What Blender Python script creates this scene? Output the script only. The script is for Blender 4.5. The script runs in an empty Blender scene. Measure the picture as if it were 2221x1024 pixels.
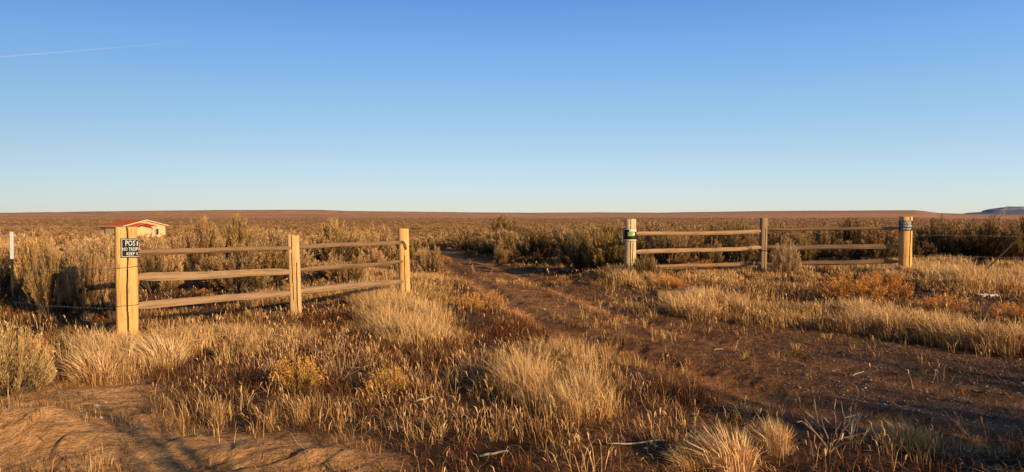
import bpy, math, random
import numpy as np
R = math.radians
rng = np.random.default_rng(7)
random.seed(7)
scene = bpy.context.scene
COL = scene.collection

# ------------------------------------------------------------------ camera numbers
CX, HY, F, EYE = 1110.5, 466.0, 1710.0, 1.6       # photo pixels: centre column, true horizon row, focal length; eye height in metres
SUN_AZ, SUN_EL = 136.0, 14.5                        # clockwise from the view direction (+Y)

# ------------------------------------------------------------------ numpy noise
def _h(ix, iy, s):
    n = (ix.astype(np.int64) * 374761393 + iy.astype(np.int64) * 668265263 + s * 1442695041) & 0x7fffffff
    n = ((n ^ (n >> 13)) * 1274126177) & 0x7fffffff
    n = ((n ^ (n >> 16)) * 974634777) & 0x7fffffff
    return ((n ^ (n >> 15)) & 0xffffff) / float(0xffffff)
def vnoise(x, y, s=0):
    x = np.asarray(x, float); y = np.asarray(y, float)
    ix = np.floor(x); iy = np.floor(y); fx = x - ix; fy = y - iy
    fx = fx * fx * fx * (fx * (fx * 6 - 15) + 10); fy = fy * fy * fy * (fy * (fy * 6 - 15) + 10)
    a = _h(ix, iy, s); b = _h(ix + 1, iy, s); c = _h(ix, iy + 1, s); d = _h(ix + 1, iy + 1, s)
    return (a * (1 - fx) + b * fx) * (1 - fy) + (c * (1 - fx) + d * fx) * fy
def fbm(x, y, o=4, s=0):
    t = 0; a = .5; n = 0
    for k in range(o):
        t = t + a * vnoise(x * 2 ** k + 17.3 * k, y * 2 ** k - 9.1 * k, s + k); n += a; a *= .5
    return t / n
def sstep(a, b, x):
    t = np.clip((x - a) / (b - a), 0, 1); return t * t * (3 - 2 * t)
def polymask(px, py, poly, soft):
    px = np.asarray(px, float); py = np.asarray(py, float)
    inside = np.zeros(px.shape, bool); dist = np.full(px.shape, 1e9)
    n = len(poly)
    for i in range(n):
        x0, y0 = poly[i]; x1, y1 = poly[(i + 1) % n]
        c = ((y0 > py) != (y1 > py)) & (px < (x1 - x0) * (py - y0) / ((y1 - y0) or 1e-9) + x0)
        inside ^= c
        dx, dy = x1 - x0, y1 - y0
        t = np.clip(((px - x0) * dx + (py - y0) * dy) / (dx * dx + dy * dy), 0, 1)
        dist = np.minimum(dist, np.hypot(px - x0 - t * dx, py - y0 - t * dy))
    sd = np.where(inside, dist, -dist)
    return sstep(-soft, soft, sd)

# ------------------------------------------------------------------ layout maps of the ground (plan of the place, metres)
def G(px, py):      # a photo pixel on level ground -> plan position
    y = EYE * F / (py - HY); return ((px - CX) / F * y, y)
def PX(x, y):       # plan position -> photo pixel on level ground
    yy = np.maximum(y, .6); return CX + F * x / yy, HY + F * EYE / yy
TRACK = [G(*p) for p in [(925, 527), (945, 556), (965, 592), (1040, 636), (1088, 678), (1195, 738), (1350, 800), (1520, 858), (1680, 895), (1880, 935), (2221, 975), (2700, 1100),
          (2900, 830), (2221, 770), (2030, 745), (1820, 722), (1620, 700), (1480, 680), (1390, 655), (1260, 640), (1255, 612), (1160, 590), (1080, 568), (1020, 552), (990, 527)]]
LANE = [G(*p) for p in [(935, 530), (960, 548), (1040, 582), (1150, 632), (1300, 700), (1540, 765), (1850, 840), (2300, 930), (2800, 1010)]]
def lane(x, y):
    d = np.full(np.shape(x), 1e9)
    for (x0, y0), (x1, y1) in zip(LANE[:-1], LANE[1:]):
        dx, dy = x1 - x0, y1 - y0; t = np.clip(((x - x0) * dx + (y - y0) * dy) / (dx * dx + dy * dy), 0, 1); d = np.minimum(d, np.hypot(x - x0 - t * dx, y - y0 - t * dy))
    return d
BARE = [G(*p) for p in [(-500, 860), (60, 850), (150, 830), (290, 812), (330, 850), (340, 905), (420, 945), (520, 955), (640, 950), (760, 960), (820, 1010), (880, 1100), (700, 1400), (-900, 1400)]]
def gauss(px, py, cx, cy, rx, ry):
    return np.exp(-((px - cx) / rx) ** 2 - ((py - cy) / ry) ** 2)

CREST = [(-900, 466), (-300, 464), (0, 462.5), (120, 461), (300, 458.5), (470, 456.5), (690, 455.5), (760, 458), (900, 459.3), (1050, 461), (1160, 461.5), (1300, 460.8), (1430, 461.5), (1560, 459.5), (1700, 458), (1985, 457.2), (2005, 459), (2035, 462.5), (2100, 464.5), (2221, 465.5), (3200, 466)]
CR_A = np.array([math.atan((p - CX) / F) for p, _ in CREST]); CR_V = np.array([HY - v for _, v in CREST])
MOUNDS = [(20, 985, .70, .30, .18), (-60, 960, .6, .4, .10), (110, 960, .35, .3, .08), (590, 985, .34, .14, .06), (730, 1012, .45, .15, .08), (520, 1005, .3, .12, .05), (560, 940, .3, .12, .04), (140, 1010, .4, .3, .05),
          (1280, 960, .25, .2, .06), (1420, 595, 1.2, .5, .10), (1700, 640, 1.5, .6, .10), (1340, 612, 1.2, .8, .16), (850, 700, 1.2, .8, .14), (1200, 820, 1.0, .6, .12)]
MG = [(*G(a, b), rx, ry, h) for a, b, rx, ry, h in MOUNDS]
def hfun(x, y, fine=True):
    x = np.asarray(x, float); y = np.asarray(y, float)
    d = np.hypot(x, y); az = np.arctan2(x, y)
    z = -3.9 * sstep(22, 150, d) - 3.0 * sstep(150, 700, d)
    cr = np.interp(az, CR_A, CR_V)
    z = z + (sstep(700, 3300, d) * .45 + sstep(3000, 3600, d) * .55) * (6.9 + EYE + cr / F * 3600)
    z = z + 1.2 * (fbm(x / 90, y / 90, 3, 5) - .5) * sstep(60, 300, d)
    z = z + .5 * (fbm(x / 14, y / 14, 3, 9) - .5) * sstep(24, 60, d)
    if not fine: return z
    n = sstep(60, 20, d)
    tr = polymask(x, y, TRACK, .35); ba = polymask(x, y, BARE, .25)
    z = z + n * (.13 * (1 - .7 * ba) * (fbm(x / 2.2, y / 2.2, 3, 20) - .5) + .045 * (1 - .5 * ba) * (fbm(x / .35, y / .35, 3, 30) - .5)) * (1 - .55 * tr)
    z = z - .05 * tr * n
    dc = lane(x, y); z = z - n * tr * .06 * (np.exp(-((dc - .78) / .2) ** 2) - .35 * np.exp(-((dc - .42) / .12) ** 2) - .3 * np.exp(-((dc - 1.15) / .12) ** 2))
    # clods and little ledges of the bare bank
    led = fbm(x / .5 + 3, y / .16, 3, 41); z = z + ba * (.008 * sstep(.47, .53, led) + .012 * np.abs(fbm(x / .16, y / .09, 2, 47) - .5) * 2)
    # steps shaped to brighten the soil: long slopes toward the low sun, short drops behind
    u = -.69 * x + .72 * y; v_ = .72 * x + .69 * y
    for lam, am, sd in ((.62, .058, 43), (.21, .030, 53), (.09, .012, 58)):
        ph = u / lam + 1.6 * fbm(x / .9, y / .9, 2, sd) + .5 * vnoise(v_ / .3, u / .5, sd + 1); fr_ = ph - np.floor(ph)
        saw = np.where(fr_ < .88, fr_ / .88, (1 - fr_) / .12) * (.35 + .65 * _h(np.floor(ph), np.floor(v_ / 900), sd)) * sstep(.25, .6, vnoise(v_ / .8 + 7 * np.floor(ph), np.floor(ph) * 3.3, sd + 2))
        z = z + am * saw * n * (ba * 1.0 + (1 - ba) * (.25 - .05 * tr)) * (y > 0)
    # wheel ruts
    rut = np.sin((x * .62 + y * .35) * 4.2 + 2 * fbm(x / 2, y / 2, 2, 51)); z = z + tr * n * (.022 * rut + .02 * (fbm(x / .12, y / .12, 2, 61) - .5))
    for mx, my, rx, ry, h in MG:
        z = z + h * np.exp(-((x - mx) / rx) ** 2 - ((y - my) / ry) ** 2)
    return z
def hz(x, y): return float(hfun(np.array([x]), np.array([y]))[0])
def at(px, py):     # pixel where a thing meets the ground -> (x, y, z)
    y = EYE * F / (py - HY)
    for _ in range(12):
        z = hz((px - CX) / F * y, y)
        y = .5 * y + .5 * (EYE - z) * F / (py - HY)
    x = (px - CX) / F * y
    return (x, y, hz(x, y))
def zat(py, y): return EYE - (py - HY) / F * y

# ------------------------------------------------------------------ object helpers
def tag(o, label=None, cat=None, group=None, kind=None):
    if label: o['label'] = label
    if cat: o['category'] = cat
    if group: o['group'] = group
    if kind: o['kind'] = kind
    return o
def empty(name, loc, rz=0):
    o = bpy.data.objects.new(name, None); COL.objects.link(o); o.empty_display_size = .2
    o.location = loc; o.rotation_euler = (0, 0, rz); return o
def link(name, me, parent=None, loc=(0, 0, 0), rot=(0, 0, 0)):
    o = bpy.data.objects.new(name, me); COL.objects.link(o); o.location = loc; o.rotation_euler = rot
    if parent: o.parent = parent
    return o
def tri_mesh(name, V, T, mat, col=None, smooth=False):
    me = bpy.data.meshes.new(name); V = np.asarray(V, np.float32); T = np.asarray(T, np.int32)
    me.vertices.add(len(V)); me.vertices.foreach_set('co', V.ravel())
    me.loops.add(T.size); me.loops.foreach_set('vertex_index', T.ravel())
    k = T.shape[1]; me.polygons.add(len(T))
    me.polygons.foreach_set('loop_start', np.arange(len(T), dtype=np.int32) * k)
    me.polygons.foreach_set('loop_total', np.full(len(T), k, np.int32))
    if smooth: me.polygons.foreach_set('use_smooth', np.ones(len(T), bool))
    if col is not None:
        for nm, c in (col.items() if isinstance(col, dict) else [('Col', col)]):
            a = me.color_attributes.new(nm, 'FLOAT_COLOR', 'POINT'); c4 = np.ones((len(V), 4), np.float32); c4[:, :3] = c
            a.data.foreach_set('color', c4.ravel())
    me.update(calc_edges=True); me.materials.append(mat); return me
class MB:
    def __init__(s): s.v = []; s.f = []; s.mi = []
    def add(s, V, Fc, m=0):
        o = len(s.v); s.v += [tuple(p) for p in V]; s.f += [tuple(i + o for i in f) for f in Fc]; s.mi += [m] * len(Fc)
    def box(s, lo, hi, m=0):
        (a, b, c), (d, e, f) = lo, hi
        s.add([(a, b, c), (d, b, c), (d, e, c), (a, e, c), (a, b, f), (d, b, f), (d, e, f), (a, e, f)],
              [(0, 3, 2, 1), (4, 5, 6, 7), (0, 1, 5, 4), (1, 2, 6, 5), (2, 3, 7, 6), (3, 0, 4, 7)], m)
    def tube(s, pts, rad, n=6, m=0):
        pts = [np.array(p, float) for p in pts]; V = []; Fc = []
        for i, p in enumerate(pts):
            t = pts[min(i + 1, len(pts) - 1)] - pts[max(i - 1, 0)]; t /= np.linalg.norm(t)
            u = np.cross(t, (0, 0, 1) if abs(t[2]) < .9 else (1, 0, 0)); u /= np.linalg.norm(u); w = np.cross(t, u)
            r = rad[i] if hasattr(rad, '__len__') else rad
            for k in range(n):
                a = 2 * math.pi * k / n; V.append(p + r * (math.cos(a) * u + math.sin(a) * w))
        for i in range(len(pts) - 1):
            for k in range(n): Fc.append((i * n + k, (i + 1) * n + k, (i + 1) * n + (k + 1) % n, i * n + (k + 1) % n))
        Fc.append(tuple(range(n))); Fc.append(tuple((len(pts) - 1) * n + k for k in reversed(range(n))))
        s.add(V, Fc, m)
    def mesh(s, name, mats, smooth=False):
        me = bpy.data.meshes.new(name); me.from_pydata(s.v, [], s.f)
        for m in (mats if isinstance(mats, (list, tuple)) else [mats]): me.materials.append(m)
        me.polygons.foreach_set('material_index', s.mi)
        if smooth: me.polygons.foreach_set('use_smooth', [True] * len(s.f))
        me.update(); return me
    def build(s, name, mats, parent=None, smooth=False, loc=(0, 0, 0)):
        return link(name, s.mesh(name, mats, smooth), parent, loc)

# ------------------------------------------------------------------ materials
def newmat(name):
    m = bpy.data.materials.new(name); m.use_nodes = True; nt = m.node_tree
    b = nt.nodes['Principled BSDF']; b.inputs['Roughness'].default_value = .9; b.inputs['Specular IOR Level'].default_value = .15
    return m, nt, b
def N(nt, typ, **kw):
    n = nt.nodes.new(typ)
    for k, v in kw.items():
        if k.startswith('i_'): n.inputs[k[2:].replace('_', ' ')].default_value = v
        else: setattr(n, k, v)
    return n
def ramp(nt, fac, stops):
    r = nt.nodes.new('ShaderNodeValToRGB'); nt.links.new(fac, r.inputs[0]); e = r.color_ramp.elements
    e[0].position, e[0].color = stops[0][0], (*stops[0][1], 1); e[1].position, e[1].color = stops[-1][0], (*stops[-1][1], 1)
    for p, c in stops[1:-1]:
        q = e.new(p); q.color = (*c, 1)
    return r.outputs[0]
def mix(nt, fac, a, b, typ='MIX'):
    m = nt.nodes.new('ShaderNodeMix'); m.data_type = 'RGBA'; m.blend_type = typ
    for i, v in ((0, fac), (6, a), (7, b)):
        if isinstance(v, (int, float)): m.inputs[i].default_value = v
        elif isinstance(v, tuple): m.inputs[i].default_value = (*v, 1)
        else: nt.links.new(v, m.inputs[i])
    return m.outputs[2]
def flat(name, c, rough=.8, metal=0, noise=.15, scale=20):
    m, nt, b = newmat(name); tc = N(nt, 'ShaderNodeTexCoord'); n = N(nt, 'ShaderNodeTexNoise', i_Scale=scale, i_Detail=5)
    nt.links.new(tc.outputs['Object'], n.inputs['Vector'])
    c2 = tuple(v * (1 - noise * 2) for v in c)
    nt.links.new(ramp(nt, n.outputs[0], [(.3, c2), (.7, c)]), b.inputs['Base Color'])
    b.inputs['Roughness'].default_value = rough; b.inputs['Metallic'].default_value = metal; return m
def leafmat(name, tint=(1, 1, 1), trans=.12, rnd=.3):
    m, nt, b = newmat(name); L = nt.links
    at_ = N(nt, 'ShaderNodeAttribute', attribute_name='Col'); oi = N(nt, 'ShaderNodeObjectInfo')
    mr = N(nt, 'ShaderNodeMapRange'); L.new(oi.outputs['Random'], mr.inputs[0]); mr.inputs[3].default_value = 1 - rnd; mr.inputs[4].default_value = 1 + rnd
    c = mix(nt, 1.0, at_.outputs['Color'], tint, 'MULTIPLY')
    c = mix(nt, 1.0, c, oi.outputs['Color'], 'MULTIPLY')
    vm = N(nt, 'ShaderNodeVectorMath', operation='SCALE'); L.new(c, vm.inputs[0]); L.new(mr.outputs[0], vm.inputs['Scale'])
    d = N(nt, 'ShaderNodeBsdfDiffuse'); t = N(nt, 'ShaderNodeBsdfTranslucent'); ms = N(nt, 'ShaderNodeMixShader'); ms.inputs[0].default_value = trans
    L.new(vm.outputs[0], d.inputs[0]); L.new(vm.outputs[0], t.inputs[0]); L.new(d.outputs[0], ms.inputs[1]); L.new(t.outputs[0], ms.inputs[2])
    L.new(ms.outputs[0], nt.nodes['Material Output'].inputs[0]); return m
M_grass = leafmat('dry_grass_blades', rnd=0)
M_sage = leafmat('sage_foliage', rnd=.22)
M_rabbit = leafmat('rabbitbrush_foliage', rnd=.1)
M_branch = flat('grey_brown_branch', (.17, .12, .08), noise=.3, scale=30)

def woodmat(name, light, dark, crack=(.05, .028, .015), ax=2, knots=.5):
    m, nt, b = newmat(name); L = nt.links; tc = N(nt, 'ShaderNodeTexCoord'); mp = N(nt, 'ShaderNodeMapping')
    sc = [9, 9, 9]; sc[ax] = .9; mp.inputs['Scale'].default_value = sc; L.new(tc.outputs['Object'], mp.inputs[0])
    n1 = N(nt, 'ShaderNodeTexNoise', i_Scale=3.0, i_Detail=8, i_Roughness=.65); L.new(mp.outputs[0], n1.inputs['Vector'])
    n2 = N(nt, 'ShaderNodeTexNoise', i_Scale=2.2, i_Detail=4); L.new(tc.outputs['Object'], n2.inputs['Vector'])
    c = ramp(nt, n1.outputs[0], [(.3, dark), (.5, light), (.75, tuple(min(1, v * 1.18) for v in light))])
    c = mix(nt, .45, c, ramp(nt, n2.outputs[0], [(.35, tuple(v * .62 for v in light)), (.65, light)]))
    mp2 = N(nt, 'ShaderNodeMapping'); s2 = [16, 16, 16]; s2[ax] = .55; mp2.inputs['Scale'].default_value = s2; L.new(tc.outputs['Object'], mp2.inputs[0])
    n3 = N(nt, 'ShaderNodeTexNoise', i_Scale=1.2, i_Detail=3); L.new(mp2.outputs[0], n3.inputs['Vector'])
    cr = ramp(nt, n3.outputs[0], [(.485, (0, 0, 0)), (.5, (1, 1, 1)), (.515, (0, 0, 0))])
    c = mix(nt, cr, c, mix(nt, .55, c, crack))
    vo = N(nt, 'ShaderNodeTexVoronoi', i_Scale=5.0); L.new(tc.outputs['Object'], vo.inputs['Vector'])
    kn = ramp(nt, vo.outputs['Distance'], [(.05, (knots,) * 3), (.09, (0, 0, 0))])
    c = mix(nt, kn, c, tuple(v * .25 for v in light)); L.new(c, b.inputs['Base Color'])
    bp = N(nt, 'ShaderNodeBump', i_Strength=.5, i_Distance=.01); L.new(n1.outputs[0], bp.inputs['Height']); L.new(bp.outputs[0], b.inputs['Normal'])
    return m
W_gold = woodmat('golden_pine', (.88, .50, .17), (.64, .33, .10))
W_orange = woodmat('orange_weathered_pine', (.80, .49, .21), (.52, .29, .12))
W_pale = woodmat('pale_weathered_pine', (.87, .61, .33), (.62, .42, .22))
W_post_far = woodmat('brown_weathered_post', (.40, .26, .14), (.25, .15, .08))
W_rail = woodmat('grey_brown_split_rail', (.30, .175, .09), (.12, .07, .04), ax=0, knots=.3)
W_railp = woodmat('pale_split_rail', (.42, .26, .135), (.15, .09, .05), ax=0, knots=.3)

# ------------------------------------------------------------------ terrain
def terrain():
    rr = [1.2]
    while rr[-1] < 26: rr.append(rr[-1] * 1.0048 if rr[-1] > 4 else rr[-1] * 1.02)
    while rr[-1] < 14000: rr.append(rr[-1] * 1.022)
    rr = np.array(rr)
    az = np.concatenate([np.linspace(-180, -46, 90)[:-1], np.arange(-46, 46, .11), np.linspace(46, 180, 90)[:-1]])
    A, Rr = np.meshgrid(np.radians(az), rr); X = Rr * np.sin(A); Y = Rr * np.cos(A); Z = hfun(X, Y)
    n, m = A.shape; V = np.stack([X, Y, Z], -1).reshape(-1, 3)
    V = np.vstack([V, [[0, 0, 0]]]); V[-1, 2] = hz(0, 0.01)
    i = np.arange((n - 1) * m).reshape(n - 1, m); j = np.roll(i, -1, 1)
    Q = np.stack([i, j, j + m, i + m], -1).reshape(-1, 4)
    T = np.vstack([Q[:, [0, 2, 1]], Q[:, [0, 3, 2]]]); c = len(V) - 1; k = np.arange(m)
    T = np.vstack([T, np.stack([np.full(m, c), (k + 1) % m, k], -1)])
    x, y = V[:, 0], V[:, 1]; d = np.hypot(x, y)
    tr = polymask(x, y, TRACK, .4) * (d < 60); ba = polymask(x, y, BARE, .3); px, py = PX(x, y)
    soil = np.array([.115, .05, .019]); dirt = np.array([.86, .45, .175]); track = np.array([.50, .21, .062]); grav = np.array([.30, .145, .062])
    n1 = fbm(x / 1.4, y / 1.4, 4, 70)[:, None]; n2 = fbm(x / .3, y / .3, 4, 77)[:, None]
    C = soil * (.55 + .9 * n1) * (.6 + .8 * n2)
    C = C + (np.array([.24, .115, .042]) - C) * (sstep(.45, .62, n1) * .8)
    mid = (gauss(px, py, 1120, 620, 260, 50) + gauss(px, py, 1200, 690, 200, 40)).clip(0, 1)[:, None]
    tc = track * (1 - .0 * mid) + np.array([.26, .125, .04]) * mid
    g = sstep(1500, 2000, px)[:, None] * (y > 0)[:, None]; tc = tc * (1 - g) + grav * g
    ru = np.exp(-((lane(x, y) - .78) / .24) ** 2)[:, None]; tc = tc * (.72 + .75 * ru) * (.55 + .9 * n2)
    C = C + (tc - C) * tr[:, None]
    C = C + (dirt * (.7 + .6 * n2) - C) * ba[:, None]
    # far country: open plain
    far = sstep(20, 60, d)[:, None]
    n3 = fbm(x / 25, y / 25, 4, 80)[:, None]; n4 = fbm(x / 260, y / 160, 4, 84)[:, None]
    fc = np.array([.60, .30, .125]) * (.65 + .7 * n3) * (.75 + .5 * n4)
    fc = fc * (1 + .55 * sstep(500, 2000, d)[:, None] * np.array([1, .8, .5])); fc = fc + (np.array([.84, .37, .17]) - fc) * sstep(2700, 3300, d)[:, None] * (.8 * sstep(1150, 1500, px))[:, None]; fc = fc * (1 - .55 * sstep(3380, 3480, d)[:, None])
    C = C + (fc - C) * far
    C = C * (1 - .0 * far)
    return V, T, C
m, nt, b = newmat('ground_soil'); L = nt.links
a_ = N(nt, 'ShaderNodeAttribute', attribute_name='Col'); tc = N(nt, 'ShaderNodeTexCoord')
nn = N(nt, 'ShaderNodeTexNoise', i_Scale=9.0, i_Detail=9, i_Roughness=.7); L.new(tc.outputs['Object'], nn.inputs['Vector'])
n2 = N(nt, 'ShaderNodeTexNoise', i_Scale=.09, i_Detail=9, i_Roughness=.75); L.new(tc.outputs['Object'], n2.inputs['Vector'])
v = ramp(nt, nn.outputs[0], [(.3, (.45,) * 3), (.55, (1.0,) * 3), (.72, (1.45,) * 3)]); v2 = ramp(nt, n2.outputs[0], [(.35, (.62,) * 3), (.65, (1.25,) * 3)])
c = mix(nt, 1.0, a_.outputs['Color'], v, 'MULTIPLY'); c = mix(nt, 1.0, c, v2, 'MULTIPLY'); L.new(c, b.inputs['Base Color'])
bp = N(nt, 'ShaderNodeBump', i_Strength=.9, i_Distance=.07); n4 = N(nt, 'ShaderNodeTexNoise', i_Scale=24.0, i_Detail=8, i_Roughness=.65); L.new(tc.outputs['Object'], n4.inputs['Vector'])
L.new(n4.outputs[0], bp.inputs['Height']); L.new(bp.outputs[0], b.inputs['Normal']); M_ground = m
V, T, C = terrain()
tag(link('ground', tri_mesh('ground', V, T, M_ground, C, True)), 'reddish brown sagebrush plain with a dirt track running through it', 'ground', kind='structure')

# distant butte on the horizon
def butte():
    D = 9000; xs = np.linspace(2000, 3300, 150); top = np.interp(xs, [2000, 2080, 2130, 2150, 2175, 2300, 2600, 2900, 3300], [468, 465, 458.5, 452, 447, 446, 447, 456, 468])
    rows = [(0, 0), (.35, 250), (.62, 500), (.8, 650), (1.0, 720), (1.0, 1500), (0, 2600)]; V = []
    for k, (s, dd) in enumerate(rows):
        for x, t in zip(xs, top):
            X = (x - CX) / F * D; h = max(0, (HY - t) / F * D + 8); j = (vnoise(x / 17, k * 1.7, 91) - .5)
            V.append((X * (1 + dd / D), D + dd + 260 * j, -8 + h * s * (1 + .10 * j)))
    n = len(xs); Fc = [(r * n + i, r * n + i + 1, (r + 1) * n + i + 1, (r + 1) * n + i) for r in range(len(rows) - 1) for i in range(n - 1)]
    mb = MB(); mb.add(V, Fc); return mb
m_b = flat('haze_tinted_rock', (.27, .28, .31), noise=.14, scale=.004)  # distance haze is mixed into the rock's base colour
tag(butte().build('hills', m_b), 'blue-grey flat-topped butte on the horizon', 'hill', kind='structure')

# ------------------------------------------------------------------ grass
def blades(x, y, z, h, w, lx, ly, col, prof=(.7, 1.2), face=None):
    n = len(x); a = rng.uniform(0, math.pi, n) if face is None else face
    ux, uy = np.cos(a) * w * .5, np.sin(a) * w * .5
    V = np.empty((n, 5, 3), np.float32)
    V[:, 0] = np.stack([x - ux * prof[0], y - uy * prof[0], z - .01], -1); V[:, 1] = np.stack([x + ux * prof[0], y + uy * prof[0], z - .01], -1)
    mx, my, mz = x + lx * .36, y + ly * .36, z + h * .6
    V[:, 2] = np.stack([mx - ux * prof[1], my - uy * prof[1], mz], -1); V[:, 3] = np.stack([mx + ux * prof[1], my + uy * prof[1], mz], -1)
    V[:, 4] = np.stack([x + lx, y + ly, z + h * (1 - .18 * np.hypot(lx, ly) / np.maximum(h, .01)).clip(.3, 1)], -1)
    i = np.arange(n)[:, None] * 5
    T = np.concatenate([i + np.array([0, 1, 3]), i + np.array([0, 3, 2]), i + np.array([2, 3, 4])], 1).reshape(-1, 3)
    return V.reshape(-1, 3), T, np.repeat(col, 5, 0)
# patches: photo px, py, rx, ry, density, height
GOLD = [(1475, 672, 60, 10, 1.5, .30), (1530, 655, 60, 12, 1.2, .30), (60, 740, 80, 20, .4, .2), (170, 775, 100, 38, 1.0, .34), (220, 790, 90, 45, .8, .38), (360, 740, 80, 45, .8, .32), (490, 735, 80, 36, .7, .28), (430, 810, 70, 30, .4, .28), (600, 735, 90, 28, .7, .26),
        (780, 640, 120, 30, .9, .32), (860, 690, 90, 32, 1.1, .32), (930, 728, 70, 26, .8, .27), (880, 720, 60, 30, 1, .4),
        (1120, 795, 90, 28, .6, .28), (1235, 850, 100, 50, 1.3, .36), (1180, 800, 80, 26, .8, .3), (1290, 885, 45, 30, 1.1, .34), (1150, 870, 50, 50, .9, .38), (1340, 770, 80, 22, .5, .22), (1000, 775, 50, 20, .4, .26),
        (1060, 950, 200, 90, .16, .30), (880, 900, 180, 90, .13, .28), (1240, 960, 100, 60, .5, .36), (410, 870, 80, 36, .5, .32), (640, 865, 90, 36, .3, .28),
        (1580, 655, 150, 24, .7, .28), (1500, 690, 110, 18, .6, .24), (1700, 700, 110, 20, .6, .26), (1840, 675, 120, 18, .9, .3), (1970, 706, 140, 14, 1.4, .31), (2120, 734, 130, 14, 1.4, .33), (2230, 758, 90, 18, 1.2, .34),
        (1850, 588, 300, 20, .8, .22), (2080, 590, 160, 30, 1.3, .4), (2180, 610, 120, 30, .8, .34), (1500, 606, 150, 16, .6, .2), (1370, 610, 70, 16, 1.0, .34), (1350, 700, 200, 24, .4, .22),
        (740, 600, 120, 20, .8, .3), (930, 620, 60, 20, .8, .26), (560, 640, 120, 30, .4, .28), (1440, 800, 100, 26, .35, .22), (1700, 900, 110, 40, .35, .34), (1960, 935, 90, 35, .5, .30), (1560, 830, 120, 20, .3, .22)]
REDW = [(760, 745, 60, 30, 1), (915, 770, 70, 28, 1.0), (1150, 722, 70, 16, .6), (1500, 868, 70, 22, .6), (1210, 745, 50, 14, .3), (700, 700, 60, 16, .3)]
def dens(px, py):
    # the patches are drawn where their tops show: step back to the roots
    py = py - 22 * np.clip((py - 560) / 300, 0, 1.2)
    d = np.zeros_like(px); hh = np.zeros_like(px)
    for cx, cy, rx, ry, w, h in GOLD:
        g = gauss(px, py, cx, cy, rx, ry) * w; d += g; hh += g * h
    return d, hh / np.maximum(d, 1e-6)
def scatter(n, d0, d1, lod0, p=1.2, az=43):
    # uniform over the plan, thinned with distance
    out = []
    dd = rng.uniform(0, 1, n); k = np.linspace(d0, d1, 2000); pdf = k * np.minimum(1, (lod0 / k)) ** p; cdf = np.cumsum(pdf); cdf /= cdf[-1]
    d = np.interp(dd, cdf, k); a = np.radians(rng.uniform(-az, az, n)); return d * np.sin(a), d * np.cos(a), d
ramp_c = np.array([[.13, .066, .026], [.38, .205, .080], [.78, .485, .205], [1.0, .71, .37]])
def cpick(t):
    t = np.clip(t, 0, 1) * 3; i = np.minimum(t.astype(int), 2); f = (t - i)[:, None]; return ramp_c[i] * (1 - f) + ramp_c[i + 1] * f
RABS = [(*G(a, b_), w_ / F * EYE * F / (b_ - HY) * .5) for a, b_, w_ in [(1025,680,62),(1068,676,50),(970,572,28),(645,850,120),(835,860,105),(1850,655,130),(1920,645,110),(2200,700,90),(2045,680,90),(1455,630,60),(1515,588,60),(430,650,70),(75,790,60)]]
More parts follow.
